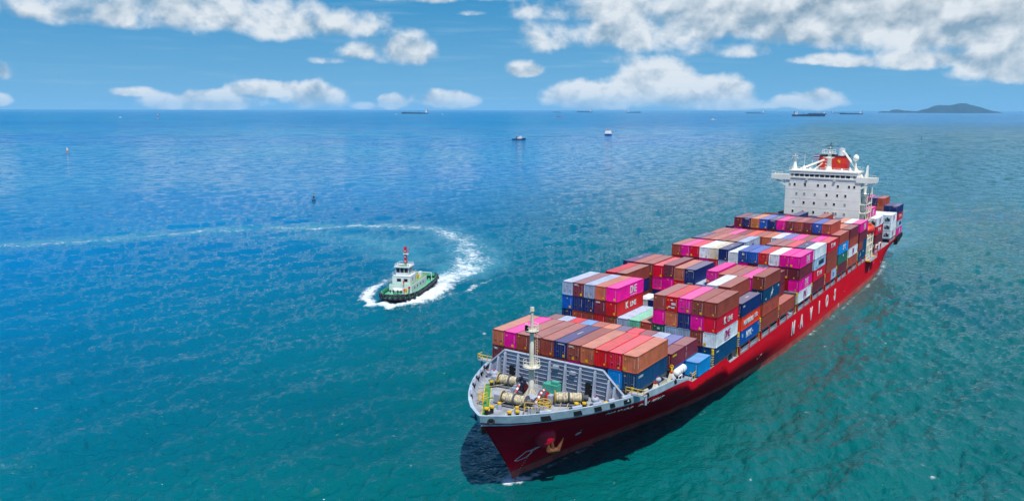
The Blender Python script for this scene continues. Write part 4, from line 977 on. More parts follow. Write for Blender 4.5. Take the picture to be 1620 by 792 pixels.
# davit structure and accommodation ladder platform at the port side
c = MB()
for x_ in (170.8, 173.2, 176.5, 180.5):
    c.bar((x_, 15.6, 8.36), (x_, 15.6, 15.8), .5); c.bar((x_, 15.6, 15.8), (x_, 13.0, 18.8), .4); c.bar((x_, 13, 8.36), (x_, 13, 18.8), .35)
for z in (10.6, 12.9, 15.0): c.box((170.6, 13.0, z), (181, 15.9, z+.16))
c.box((170.6, 15.75, 9.6), (174.4, 15.9, 12.9))
dv = c.build('lifeboat_davit', m_cream, ship)
c = MB()
for z in (15.8, 16.3): c.path([(170.6, 15.8, z), (181, 15.8, z)], .05, 4)
for x_ in np.arange(170.6, 181.1, 1.3): c.bar((x_, 15.8, 15.2), (x_, 15.8, 16.3), .06)
c.build('davit_rail', m_cream, dv)
c = MB(); c.box((168.6, 16.1, 8.2), (180.5, 17.6, 8.34)); gp = c.build('gangway_platform', m_greyl, ship)
for x_ in (169.6, 179.2):
    c = MB(); c.box((x_-1.3, 16.2, 8.35), (x_+1.0, 17.5, 8.6)); c.build('yellow_plate', m_yel, gp)
c = MB()
for z in (9.0, 9.5): c.path([(168.6, 17.5, z), (180.5, 17.5, z)], .05, 4)
for x_ in np.arange(168.6, 180.6, 1.7): c.bar((x_, 17.5, 8.3), (x_, 17.5, 9.5), .06)
c.build('gangway_rail', m_greyl, gp)
# stern: dark mooring opening between two pillars
c = MB(); c.box((229.0, 13.5, 8.37), (243.5, 15.2, 9.0)); c.build('stern_mooring_gear', m_dark, ship)
c = MB(); c.bar((184.6, 15.9, 8.36), (184.6, 15.9, 11.5), .3); c.bar((187, 15.9, 10.9), (196, 15.9, 10.9), .3); c.build('service_frame', m_cream, ship)
# dark mooring deck below the aftmost stack
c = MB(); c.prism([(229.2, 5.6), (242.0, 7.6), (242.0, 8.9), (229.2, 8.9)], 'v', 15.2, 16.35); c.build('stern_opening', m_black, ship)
# the lifeboat (its own thing, hung in the davit)
lb = thing('lifeboat', (178.8, 15.0, 15.9), 'orange enclosed lifeboat hanging in the cream davit beside the white deckhouse', 'lifeboat')
c = MB(); c.lathe((178.8, 15.0, 17.3), [(0.05, -3.9), (.7, -3.6), (1.15, -2.6), (1.35, -1), (1.35, 1.2), (1.1, 2.7), (.6, 3.6), (.05, 3.9)], 14, 'u'); c.build('boat_hull', m_redp, lb)
c = MB(); c.lathe((178.8, 15.0, 17.75), [(0.05, -3.7), (.6, -3.4), (1.1, -2.4), (1.33, -1), (1.33, 1.2), (1.0, 2.6), (.5, 3.4), (.05, 3.7)], 14, 'u'); cn_ = c.build('canopy', m_orange, lb)
c = MB(); c.cbox((177.3, 15.0, 19.2), (1.5, 1.2, .8)); c.build('helm_turret', m_orange, lb)
def flat_mesh(quads, m__, name, thick=0.012):
    """quads: list of 4-corner polygons in (x right, y up); returns a thin slab mesh facing +Z"""
    c = MB()
    for q in quads:
        n = len(q); c.add([(x, y, thick) for x, y in q]+[(x, y, 0) for x, y in q], [tuple(range(n))]+[(i, (i+1) % n, n+(i+1) % n, n+i) for i in range(n)])
    return c.mesh(name, m__, local=True)
def strokes(letter_sets, m__, name): return flat_mesh(letter_sets, m__, name)
def one_logo(m__, name):
    Q = []
    def bar(x0, y0, x1, y1, t):  # thick stroke as quad
        d = Vector((x1-x0, y1-y0)); n_ = Vector((-d.y, d.x)).normalized()*t/2
        Q.append([(x0+n_.x, y0+n_.y), (x0-n_.x, y0-n_.y), (x1-n_.x, y1-n_.y), (x1+n_.x, y1+n_.y)])
    t = .19
    bar(-1.25, -.6, -1.25, .6, t); bar(-.65, -.35, -.65, .6, t); bar(-1.33, .52, -.57, .52, t); bar(-1.33, -.52, -.85, -.52, t); bar(-.9, -.55, -.62, -.3, t)
    bar(-.36, -.6, -.36, .6, t); bar(.34, -.6, .34, .6, t); bar(-.38, .55, .36, -.55, t*.8)
    bar(.62, -.6, .62, .6, t); bar(.55, .52, 1.25, .52, t); bar(.55, 0, 1.15, 0, t); bar(.55, -.52, 1.25, -.52, t)
    for k in range(16): x = -1.3+k*.165; Q.append([(x, -.96), (x+.11, -.96), (x+.11, -.84), (x, -.84)])
    return flat_mesh(Q, m__, name)
m_lblue = mat('letter_lightblue', srgb(120, 205, 232), 0.5); m_nvl = mat('letter_navy', srgb(30, 44, 76), 0.5); m_ylet = mat('letter_yellow', srgb(232, 196, 0), 0.5)
ONE_W = one_logo(m_wlet, 'logo_white'); ONE_M = one_logo(m_pink, 'logo_magenta')
def star_pts(r0, r1, n): return [(math.cos(math.pi*i/n+math.pi/2)*(r0 if i % 2 == 0 else r1), math.sin(math.pi*i/n+math.pi/2)*(r0 if i % 2 == 0 else r1)) for i in range(2*n)]
STAR_BOX = flat_mesh([[(-.55, -.6), (.55, -.6), (.55, .6), (-.55, .6)]], m_lblue, 'emblem_panel'); STAR = flat_mesh([star_pts(.48, .2, 7)], m_wlet, 'star', 0.024)
EAGLE = flat_mesh([[(-.7, -.75), (-.35, -.1), (-.55, .1), (-.1, .05), (.25, .8), (.2, .15), (.75, .35), (.3, -.05), (.6, -.25), (.1, -.2), (.15, -.6), (-.15, -.25), (-.45, -.5)]], m_wlet, 'bird_emblem')
MARK = flat_mesh([[(-.035, y), (.035, y), (.035, y+.1), (-.035, y+.1)] for y in np.arange(-.85, .85, .155)], m_mark, 'number_lettering')
STICK = flat_mesh([[(-.15, -.15), (.15, -.15), (.15, .15), (-.15, .15)]], m_sticker, 'placard'); STICKB = flat_mesh([[(-.22, -.24), (.22, -.24), (.22, .24), (-.22, .24)]], m_sticker, 'placard_large')
WBAR = flat_mesh([[(-.6, -.08), (.6, -.08), (.6, .08), (-.6, .08)]], m_mark, 'header_lettering')
ROOFM = flat_mesh([[(-.9+.32*k, -.14), (-.66+.32*k, -.14), (-.66+.32*k, .14), (-.9+.32*k, .14)] for k in range(6)], m_mark, 'roof_number')
_d = MB()
for y_ in (-.78, -.32, .32, .78): _d.bar((-.035, y_, .16), (-.035, y_, HC-.14), .024)
for y_ in (-.55, .55): _d.bar((-.04, y_-.25, 1.1), (-.04, y_+.2, 1.1), .04)
_d.bar((-.01, 0, .1), (-.01, 0, HC-.1), .03)
BARS = _d.mesh('door_bars', [mat('galvanised', srgb(118, 112, 114), .5)], local=True)
FRONT = (R(90), 0, R(-90)); PORT = (R(90), 0, 0)
def child(o, me_, name, loc, rot=FRONT, scale=1.0):
    c = bpy.data.objects.new(name, me_); COL.objects.link(c); c.parent = o; c.location = loc; c.rotation_euler = rot; c.scale = (scale,)*3 if not hasattr(scale, '__len__') else scale; return c
hw = CW/2
def deco(o, L, H, deco_, front):
    """lettering and marks on one container; local frame: x aft, -y port, z up"""
    f = -hw-0.015
    rg = random
    if front:
        if rg.random() < .45 and L > 10 and 'patch' not in (deco_ or ''): child(o, BARS, 'door_bars', (0, 0, 0), (0, 0, 0))
        child(o, MARK, 'number_lettering', (-0.012, -0.82, H*0.56), FRONT, rg.uniform(.8, 1.0))
        if rg.random() < .85: child(o, STICKB if rg.random() < .4 else STICK, 'placard', (-0.012, -rg.choice((-.85, -.1, .45)) if rg.random() < .3 else -0.62, rg.choice((.42, .5, .46))), FRONT)
        if rg.random() < .5: child(o, STICK, 'placard', (-0.012, rg.choice((.75, .1, 0)), H-rg.choice((.45, .6, .75))), FRONT, .7)
    mid = L/2
    for d in (deco_ or '').split():
        if d == 'one': child(o, ONE_W, 'logo_lettering', (L*.60, f, H*.55), PORT, 1.2)
        elif d == 'onem': child(o, ONE_M, 'logo_lettering', (L*.52, f, H*.55), PORT, 1.2)
        elif d == 'kline': text('K', 1.8, (L*.36, f, H*.52), PORT, m_wlet, o, bold=.07, local=True); text('LINE', 1.4, (L*.60, f, H*.49), PORT, m_wlet, o, bold=.035, local=True)
        elif d == 'hamburg': text('HAMBURG', 1.35, (L*.38, f, H*.48), PORT, m_wlet, o, bold=.07, local=True, sx=.95); text('S\u00dcD', 1.15, (L*.78, f, H*.55), PORT, m_wlet, o, bold=.03, local=True)
        elif d == 'nyk': text('NYK', 1.7, (L*.42, f, H*.5), PORT, m_wlet, o, bold=.09, shear=.2, local=True); text('LINE', .45, (L*.62, f, H*.5), PORT, m_wlet, o, bold=.01, local=True); text('O', .9, (L*.1, f, H*.6), PORT, m_wlet, o, bold=.03, local=True); text('1', .8, (L*.93, f, H*.75), PORT, m_wlet, o, bold=.02, local=True)
        elif d == 'eagle': child(o, EAGLE, 'bird_emblem', (L*.50, f, H*.52), PORT, 1.45); text('APL', .5, (L*.16, f, H*.22), PORT, m_wlet, o, bold=.02, local=True); text('APL', .6, (L*.9, f, H*.75), PORT, m_wlet, o, bold=.02, local=True)
        elif d == 'eagle2': child(o, EAGLE, 'bird_emblem', (L*.25, f, H*.5), PORT, 1.1); text('APL', .6, (L*.6, f, H*.7), PORT, m_wlet, o, bold=.02, local=True)
        elif d == 'maersk': child(o, STAR_BOX, 'emblem_panel', (L*.22, f, H*.5), PORT, 1.5); child(o, STAR, 'star_emblem', (L*.22, f-.02, H*.5), PORT, 1.5); text('MAERSK', 1.5, (L*.62, f, H*.5), PORT, m_nvl, o, bold=.08, local=True, sx=.95)
        elif d == 'sitc': text('SITC', 1.9, (L*.55, f, H*.5), PORT, m_wlet, o, bold=.1, shear=.2, local=True, sx=.85)
        elif d == 'green': text('UASC', 1.0, (L*.55, f, H*.72), PORT, m_wlet, o, bold=.02, local=True, sx=.7) if False else text('EMC', .8, (L*.52, f, H*.7), PORT, m_wlet, o, bold=.02, local=True)
        elif d == 'blueemb': child(o, flat_mesh([[(-.6, -.5), (.6, -.5), (.6, .5), (-.6, .5)]], m_blue, 'blue_emblem'), 'blue_emblem', (L*.5, f, H*.45), PORT); text('a', .9, (L*.5, f-.02, H*.45), PORT, m_wlet, o, local=True)
        elif d == 'cosco': text('COSCO', .5, (L*.13, f, H*.75), PORT, m_wlet, o, bold=.01, local=True)
        elif d == 'swire': text('SWIRE', .42, (L*.10, f, H*.72), PORT, m_wlet, o, bold=.012, local=True)
        elif d == 'capital': 
            for k, ch_ in enumerate('CAI 4061'): 
                if ch_ != ' ': text(ch_, .3, (.5, f, H*.88-.26*k), PORT, m_wlet, o, bold=.01, local=True)
        elif d == 'yellowtag': text('HAPAG', .5, (1.3, f, H*.78), PORT, m_ylet, o, bold=.03, local=True)
        elif d == 'tex': text('TEX', .45, (-0.012, .55, H*.82), FRONT, m_wlet, o, bold=.02, local=True)
        elif d == 'hdr': child(o, WBAR, 'header_lettering', (-0.012, -.1, H*.87), FRONT)
        elif d == 'dlc': text('DFIC', .4, (-0.012, .5, H*.84), FRONT, m_wlet, o, bold=.02, local=True)
        elif d == 'patch': 
            for (y, z, s_) in ((0.1, 2.1, 1), (-.3, 1.4, 2), (.5, .8, 1.2), (-.2, .7, 1.6)): child(o, WBAR, 'white_patch', (-0.012, y, z), FRONT, (.35*s_, 1.4*s_, 1))
        elif d == 'logo': child(o, WBAR, 'logo_patch', (-.012, 0, H*.72), FRONT, (.45, 2.6, 1))
        elif d == 'roofno': child(o, ROOFM, 'roof_number', (L*.55, 0, H-0.02), (0, 0, R(-3)), 1)
        elif d == 'reefer':
            c = MB(); c.box((-.03, -.95, .45), (.02, .95, H-.9)); c.cur = 1; c.box((-.06, -.75, .75), (-.03, .1, 1.5)); c.box((-.06, .2, .75), (-.03, .8, 1.2)); c.cur = 2; c.lathe((-.05, .0, 1.75), [(.32, -.03), (.32, .01)], 12, 'u')
            q = bpy.data.objects.new('cooling_unit', c.mesh('cooling_unit', [m_grey, m_blk, m_dark], local=True)); COL.objects.link(q); q.parent = o
ORD = ['first', 'second', 'third', 'fourth', 'fifth', 'sixth', 'seventh', 'eighth', 'ninth', 'tenth', 'eleventh', 'twelfth', 'thirteenth']
ROWN = dict(B1='front row behind breakwater', B1b='second row from bow', B2='third row from bow', B3='fourth row from bow', B4='fifth row from bow', B5='sixth row from bow', B6='seventh row from bow', B7='eighth row from bow', B8='ninth row from bow',
  B9='tenth row from bow', B10='eleventh row from bow', B11='last row before deckhouse', A1='first row behind deckhouse', A2='second row behind deckhouse', A3='aftmost row at stern')
# STACKS[bay][column] = (colours from the top down, number of tiers, raise); columns 0 (starboard) .. 12 (port)
def stacks(codes, n, dz=0.0): return [c.split('/') if c else None for c in codes.split()], n, dz
T_ = {}
def setb(bay, cols, n, dz=0):
    d = T_.setdefault(bay, {})
    for i, c in cols.items(): d[i] = (c.split('/'), n, dz)
def seq(start, s_): return {start+i: c for i, c in enumerate(s_.split())}
setb('B1', seq(1, 'OB/MN:tex MG/BR BR/BR PB/BR BR/BR NV:hdr,roofno/BR BR:dlc/MG OB/BR RD/NV CR/SB OB:capital/TL:cosco'), 2)
setb('B1b', seq(0, 'MN GY CR CB RB OB NV CR MN GY BL'), 1, -0.24)
setb('B2', seq(0, 'GY/BL/NV/BR MN:dlc/NV/RB/BR GY/NV/BR/BR OB/MN:dlc/RD/BR MG:one/RD:kline/BR/BR'), 4)
setb('B2', seq(5, 'GY/BR MT/BR RB/BR'), 2)
setb('B2', seq(8, 'PB/MG/GN:logo/BR RD:patch/OB/GY/BR MG/NV/GY/BR BR/MG/BR/BR BR/CR:kline/WH:onem/TL:swire'), 4)
setb('B3', seq(0, 'BR/BR'), 2); setb('B3', seq(1, 'CR/BR/BR/BR BR/NV/BR/BR'), 4); setb('B3', seq(6, 'NV/BR GY/BR BR/BR'), 2)
setb('B3', seq(9, 'GY/BR/BR'), 3); setb('B3', seq(10, 'WH/BR/BR/BR BR/BR/BR/BR'), 4); setb('B3', seq(12, 'NV:swire,roofno/OR:hamburg/BL:nyk'), 3, -0.1)
setb('B4', seq(0, 'NV:roofno/BR/BR/BR RB/BR/BR/BR PB/BR/BR/BR'), 4); setb('B4', seq(3, 'CR/MG/BR/BR'), 4, -.2); setb('B4', seq(4, 'MN/MG/BR/BR'), 4, .15); setb('B4', seq(5, 'OB/RD/BR/BR NV:hdr/NV:hdr/BR/BR'), 4, -.25)
setb('B4', seq(7, 'GY/BR/BR'), 3, -.4); setb('B4', seq(8, 'MG:one/MG/BR/BR'), 4); setb('B4', seq(9, 'RB/BR/BR/BR PB/BR/BR/BR MG/MG/BR/BR'), 4, -.45); setb('B4', seq(12, 'BR:capital/TL:eagle/RB/BR'), 4)
setb('B5', seq(0, 'BR/BR BR/BR MN/BR BR/BR NV/BR MG/BR'), 2); setb('B5', seq(6, 'GY/BR/BR BR/BR/BR RD/BR/BR BR/BR/BR MG/BR/BR MN/MN/BR'), 3); setb('B5', seq(12, 'RB'), 1, .1)
setb('B6', seq(0, 'RB/RD/BR/BR MG/MN:logo/BR/BR CR/MN/BR/BR WH*/MG/BR/BR BE*/RD/BR/BR NV:roofno/GY/BR/BR'), 4); setb('B6', seq(6, 'WH*/GY/BR/BR'), 4, -.5)
setb('B6', seq(7, 'BL:logo/MG/BR/BR BL/MN/BR/BR RD/GY/BR/BR WH/MG/BR/BR MG/MN/RD/GY MG:one/MN/MG:one/WH:onem'), 4)
setb('B7', seq(0, 'NV:roofno/BR/BR/BR BR/BR/BR/BR RB/BR/BR/BR BR/BR/BR/BR PB/BR/BR/BR GY:blueemb/BR/BR/BR'), 4); setb('B7', seq(6, 'BR/BR/BR MN/BR/BR'), 3)
setb('B7', seq(8, 'MN/BR/BR/BR PB/BR/BR/BR CR/BR/BR/BR NV:roofno/BR/BR/BR WH/GY:maersk/CR:kline/MN'), 4)
setb('B8', seq(0, 'RB/BR/BR/BR PB/BR/BR/BR MG/BR/BR/BR MN/BR/BR/BR OR/BR/BR/BR BR/BR/BR/BR OB/BR/BR/BR WH/BR/BR/BR BL/BR/BR/BR MG/BR/BR/BR BR/BR/BR/BR MG/BR/BR/BR CR:kline/BR/RB/X'), 4, -.3)
setb('B9', seq(0, 'NV/BR/BR/BR'), 4); setb('B9', seq(1, 'MN/MG/BR/BR/BR NV:hdr,roofno/MN/BR/BR/BR TN/RB/BR/BR/BR BL:logo/RD/BR/BR/BR NV:hdr,roofno/BR/BR/BR/BR MG/BL:logo/BR/BR/BR MN/MG/BR/BR/BR RB:roofno/BR/BR/BR/BR MN/BR/BR/BR/BR BL:logo/MN/BR/BR/BR RB/MG/BR/BR/BR'), 5); setb('B9', seq(12, 'RB/SB:sitc/GN:green/MN'), 4)
setb('B10', seq(0, 'BR/BR BR/BR BR/BR BR/BR BR/BR BR/BR'), 2, 0); setb('B10', seq(1, 'BR/BR/BR/BR MN/BR/BR/BR RB/BR/BR/BR BR/BR/BR/BR MG/BR/BR/BR'), 4); setb('B10', seq(6, 'NV/BR/BR/BR/BR'), 5); setb('B10', seq(7, 'BR/BR/BR/BR BR/BR/BR/BR'), 4); setb('B10', seq(9, 'BR/BR/BR/BR/BR'), 5); setb('B10', seq(10, 'RB/BR/BR/BR OB/BR/BR/BR MN/RB/WH:onem/RB'), 4)
setb('B11', seq(0, 'BR/BR/BR/BR BR/BR/BR/BR NV/BR/BR/BR BR/BR/BR/BR MG/BR/BR/BR BR/BR/BR/BR WH/BR/BR/BR BR/BR/BR/BR WH/BR/BR/BR NV/BR/BR/BR OB/BR/BR/BR WH/BR/BR/BR MG:one/MN/Y/TL:eagle2'), 4)
setb('A1', {10: 'BR/BR/BR', 0: 'BR/BR/BR', 1: 'NV/BR/BR'}, 3); setb('A1', {11: 'MG:one/NV/BR/BR'}, 4, .05); setb('A1', {12: 'WH:onem,reefer/CR:kline/MN'}, 3, .0)
setb('A2', seq(0, 'BR/BR/BR BR/BR/BR NV/BR/BR BR/BR/BR BR/BR/BR MG/BR/BR BR/BR/BR BR/BR/BR MN/BR/BR BR/BR/BR WH/BR/BR WH/WH/BR WH:onem,reefer/WH:reefer/WH:onem,reefer'), 3)
setb('A3', seq(1, 'BR/BR/BR/BR/BR NV/BR/BR/BR/BR BR/BR/BR/BR/BR BR/BR/BR/BR/BR MG/BR/BR/BR/BR BR/BR/BR/BR/BR MN/BR/BR/BR/BR MG/NV/BR/BR/BR NV/RB/BR/BR/BR RB/OB/BR/BR/BR'), 5, -.2); setb('A3', seq(11, 'NV/BR/BR/BR NV:hdr/CR:kline/GY:maersk/MG:one'), 4)
hidden = MB(); hid_mats = [mat('hidden_brown', srgb(105, 48, 42)), mat('hidden_navy', srgb(10, 36, 92)), mat('hidden_red', srgb(150, 14, 26)), mat('hidden_grey', srgb(150, 165, 185))]
count = [0]
def make_container(bay, u, v, z, code, label, front, L=12, rustyH=None, group=None):
    parts = code.split(':'); cc = parts[0]; rusty = cc.endswith('*'); cc = cc.strip('*'); de = parts[1].replace(',', ' ') if len(parts) > 1 else ''
    kind = 'h' if bay != 'B1b' else 's'; H = HC if kind == 'h' else SD
    o = bpy.data.objects.new('shipping_container', (CMR if rusty else CM)[(L, kind)]); COL.objects.link(o); o.location = (u, -v, z)
    col = PAINT[cc][1]; j = random.uniform(.90, 1.10); o.color = tuple(min(1, x*j) for x in srgb(*col)[:3])+(1,)
    tag(o, label, 'container', group or 'shipping containers stacked on the deck')
    deco(o, 12.19 if L == 12 else 6.06, H, de, front); count[0] += 1
    return o
NBAY = list(BAYS)
def top_of(bay, i):
    d = T_.get(bay, {}).get(i); return (ZB.get(bay, 10.45)+2.86*d[1]+d[2]) if d else 0
EXTRA = {'one': 'with white lettering', 'onem': 'with pink lettering', 'kline': 'with white lettering', 'hamburg': 'with white lettering', 'nyk': 'with white lettering', 'eagle': 'with bird emblem', 'eagle2': 'with bird emblem', 'maersk': 'with star emblem', 'sitc': 'with white lettering', 'reefer': 'with cooling unit'}
def side_word(i):
    if i == 12: return 'outermost to port'
    if i == 0: return 'outermost to starboard'
    return None
for bi, bay in enumerate(NBAY):
    cols = T_[bay]; u = BAYS[bay]; zb_ = ZB.get(bay, 10.45); lo_, hi_ = min(cols), max(cols)
    for i, (codes, n, dz) in cols.items():
        v = (i-6)*2.475
        for k in range(n):
            th = 2.86 if bay != 'B1b' else 2.6
            tier = n-1-k
            raise_ = dz if tier == n-1 else (dz if dz > 0.3 else dz*(tier/(n-1) if n > 1 else 1))
            z = zb_+tier*th+raise_*(1 if n > 1 else 0) if bay != 'B1b' else zb_
            code = codes[k] if k < len(codes) else 'BR'
            prev = top_of(NBAY[bi-1], i) if bi else 0
            if bay == 'B2': prev = top_of('B1b', i)
            nb = top_of(bay, i+1)
            front_vis = z+2.8 > prev-1.6-(2.2 if bay in ('B3', 'B5') else 0) and bay not in ('B10', 'B11') and not (bay in ('B7', 'B8') and k > 0 and i not in (5, 6, 7, 12)) and not (bay in ('A2', 'A3') and i < 8)
            vis = k == 0 or i == 12 or front_vis or (nb < z+1.4 and bay in ('B1', 'B2', 'B3', 'B4', 'B5', 'B6')) or (bay == 'B1' and i == 11)
            if bay == 'A1' and i < 10: vis = False
            if bay in ('B10', 'B11') and i < (6 if bay == 'B10' else 8) and not (bay == 'B10' and i == 6): vis = False
            if bay in ('A2', 'A3') and i < 7: vis = False
            if k >= 2 and i < 12 and bay in ('B2', 'B4', 'B6', 'B7', 'B8', 'B9') and not (bay == 'B2' and (k == 2)) and not (bay == 'B6' and i == 11): vis = False
            if code in ('X', 'Y'):
                for (ub, c2) in ((0, 'RD' if code == 'X' else 'BR'), (6.1, 'GY:blueemb' if code == 'X' else 'TL')):
                    nm = PAINT[c2.split(':')[0]][0]
                    make_container(bay, u+ub, v, z, c2, f"short {nm} container, {ORD[k]} tier down at port edge, {ROWN[bay]}", True, 6)
                continue
            if not vis:
                hidden.cur = random.choice((0, 0, 0, 1, 2, 3)); hidden.box((u+.02, v-hw+.01, z+.02), (u+12.17, v+hw-.01, z+2.78)); continue
            base = code.split(':')[0].strip('*'); cn = PAINT[base][0]
            tword = 'topmost' if k == 0 else f'{ORD[k]} from top'
            if i == hi_: pos = 'port-side end stack'
            elif i == lo_: pos = 'starboard-side end stack'
            else: pos = f'{ORD[hi_-i]} stack from port'
            if code.endswith('*') and base == 'WH': cn = 'rusty white'
            de = (code.split(':')+[''])[1].split(',')
            ex = next((EXTRA[d] for d in de if d in EXTRA), '')
            lab = f"{cn} container {ex+', ' if ex else ''}{tword}, {pos}, {ROWN[bay]}".replace('container  ', 'container ').replace('container topmost', 'container, topmost')
            make_container(bay, u, v, z, code, ' '.join(lab.replace(' ,', ',').split()), front_vis)
hs = hidden.build('lower_containers', hid_mats, None); hs['kind'] = 'stuff'; hs['label'] = 'containers buried inside the stacks under the top tiers'
# short containers: second row's maroon pair, the light blue one at the port edge, the white and navy ones in the well
def c20(u, v, z, code, label, h='s'):
    o = make_container('B1b' if h == 's' else 'B2', u, v, z, code, label, True, 6); return o
c20(14.0, 12.375, 12.93, 'MN:yellowtag', 'short maroon container with yellow lettering above the white tank, second row from bow')
c20(20.1, 12.375, 12.93, 'MN:capital', 'short maroon container right behind the one with yellow lettering, second row from bow')
c20(20.2, 14.87, 10.25, 'CB', 'short sun-bleached blue container alone on the red hull edge near the bow')
c20(43.3, -4.95, 14.0, 'WH', 'short white container deep in the gap behind the pale grey and mint ones', 'h')
c20(43.3, -2.475, 14.0, 'NV', 'short navy container in the gap, right of the short white one', 'h')
c20(49.5, -2.475, 14.0, 'CB', 'short blue container in the gap, behind the short navy one', 'h')
c = MB(); c.box((43.3, -6.2, 10.45), (55.5, -1.2, 13.98)); c.build('stack_base', hid_mats[0], ship)
# white tank in a blue frame under the maroon pair
tk = thing('tank_container', (14.2, 12.6, 10.1), 'white ribbed tank in a blue frame under the short maroon containers', 'tank')
c = MB(); z0, z1 = 10.45 if False else ZF, 12.9
ZF_ = 10.1
for y in (11.3, 13.7):
    for z in (ZF_+.0, 12.78): c.bar((14.0, y, z+.06), (20.0, y, z+.06), .14)
    for x_ in (14.0, 20.0): c.bar((x_, y, ZF_), (x_, y, 12.86), .14)
c.box((14, 11.2, ZF_), (20, 11.3, 12.8)); c.build('frame', m_blue, tk)
c = MB(); c.lathe((17.2, 13.75, 11.85), [(.1, -2.2), (.66, -2.1), (.72, -1.5), (.64, -1.45), (.72, -1.4), (.72, -.5), (.64, -.45), (.72, -.4), (.72, .5), (.64, .55), (.72, .6), (.72, 1.8), (.62, 2.1), (.1, 2.2)], 16, 'u'); c.build('drum', m_wlet, tk)
c = MB()
for x_ in (14.9, 16.4): c.bar((x_, 14.6, 10.05), (x_, 14.6, 11.6), .16)
c.bar((14.9, 14.6, 11.5), (16.4, 14.6, 11.5), .16); c.bar((14.9, 14.6, 10.15), (16.4, 14.6, 10.15), .16); c.build('drum_stand', m_wlet, tk)
c = MB(); c.box((15.1, 14.1, 10.03), (16.2, 14.5, 11.3)); c.build('control_box', m_blk, tk)
print('CONTAINERS', count[0])
# ------------------------------------------------------------------ harbour tug
RZ = math.radians(203); TS = 0.99
tug = thing('tugboat', (73.9, -96.3, 0), 'green-decked white and black harbour tug with red mast, turning in its wake', 'tugboat', rz=RZ); tug.scale = (TS, TS, TS)
m_tblk = mat('tug_hull', srgb(10, 16, 32), 0.4, wear=0.2); m_tgrn = mat('tug_deck_green', srgb(84, 178, 132), 0.6, wear=0.15, wscale=0.8); m_twh = mat('tug_white', srgb(224, 228, 226), 0.45, wear=0.05)
m_tyre = mat('tyre_rubber', srgb(58, 60, 72), 0.8, wear=0.2); m_ored = mat('tug_red', srgb(205, 18, 48), 0.45); m_skin = mat('skin', srgb(150, 100, 75), 0.6); m_overall = mat('overall_orange', srgb(226, 72, 30), 0.7)
TL_ = [(18, 0), (17.6, 1.6), (16.6, 2.9), (15, 4.0), (12.5, 4.9), (8, 5.4), (0, 5.45), (-10, 5.3), (-15, 4.9), (-17, 4.3), (-18, 3.4)]
def tz(x): return 2.3+1.0*max(0, (x-2)/16)**1.6+0.25*max(0, (-x-6)/12)
def ring(fac, z, dz=None): 
    pts = [(x, y*fac) for x, y in TL_]+[(x, -y*fac) for x, y in TL_[::-1][:-1]]
    return [(x, y, (tz(x)+dz) if z is None else z) for x, y in pts]
c = MB(); r0 = [(x*.9-.3, y*.8, z) for x, y, z in ring(1, -.6)]; r1 = [(x*.95-.1, y*.93, z) for x, y, z in ring(1, .4)]; r2 = ring(1, None, 0); r3 = [(x*.985, y*.97, z+0) for x, y, z in ring(1, None, 0)]; r4 = [(x*.985, y*.97, z-1.35) for x, y, z in ring(1, None, 0)]
nn = len(r0); c.add(r0+r1+r2, [(k*nn+i, k*nn+(i+1) % nn, (k+1)*nn+(i+1) % nn, (k+1)*nn+i) for k in range(2) for i in range(nn)], True)
c.build('hull', m_tblk, tug, local=True)
c = MB(); c.add(r2+r3+r4, [(k*nn+i, k*nn+(i+1) % nn, (k+1)*nn+(i+1) % nn, (k+1)*nn+i) for k in range(2) for i in range(nn)]); c.build('bulwark', m_tgrn, tug, local=True)
c = MB(); c.add(r4, [tuple(range(nn))]); c.build('deck', m_tgrn, tug, local=True)
# fenders: tyres round the bow, bolster along the side, big ones at the quarters
for i in range(13):
    t = (i-6)/6.0; k = abs(t)*5.2; a = int(k); fr = k-a; (x0, y0), (x1, y1) = TL_[a], TL_[min(a+1, 10)]; x_ = x0+(x1-x0)*fr; y_ = (y0+(y1-y0)*fr)*(1 if t >= 0 else -1)
    d_ = Vector((x1-x0, (y1-y0)*(1 if t >= 0 else -1), 0)); nv = Vector((d_.y, -d_.x, 0)).normalized(); nv = nv if nv.dot(Vector((x_-6, y_, 0))) > 0 else -nv
    if i == 6: nv = Vector((1, 0, 0))
    c = MB(); c.torus((x_+nv.x*.35, y_+nv.y*.35, tz(x_)-.8), .62, .26, ax=nv); c.build('tyre_fender', m_tyre, tug, local=True)
for sg in (1, -1):
    for (xa, xb) in ((8.5, 4.5), (3.8, -.5), (-1.2, -5.5), (-6.2, -10.5), (-11.2, -14.5)):
        ya, yb = np.interp(-xa, [-t[0] for t in TL_], [t[1] for t in TL_]), np.interp(-xb, [-t[0] for t in TL_], [t[1] for t in TL_])
        c = MB(); c.tube((xa, sg*(ya+.3), tz(xa)-.55), (xb, sg*(yb+.3), tz(xb)-.55), .42, n=10); c.tube((xa-.4, sg*(ya+.25), tz(xa)-1.4), (xb+.3, sg*(yb+.25), tz(xb)-1.4), .3, n=8); c.build('side_fender', m_tyre, tug, local=True)
    for x_ in (-15.6, -17.9):
        c = MB(); c.torus((x_, sg*(4.9 if x_ > -17 else 3.7), 2.1), .65, .36, ax=(-.4, sg, 0)); c.tube((x_, sg*(4.8 if x_ > -17 else 3.7), 1.7), (x_-.2, sg*(5.5 if x_ > -17 else 4.4), 1.8), .5, n=10); c.build('quarter_fender', m_tyre, tug, local=True)
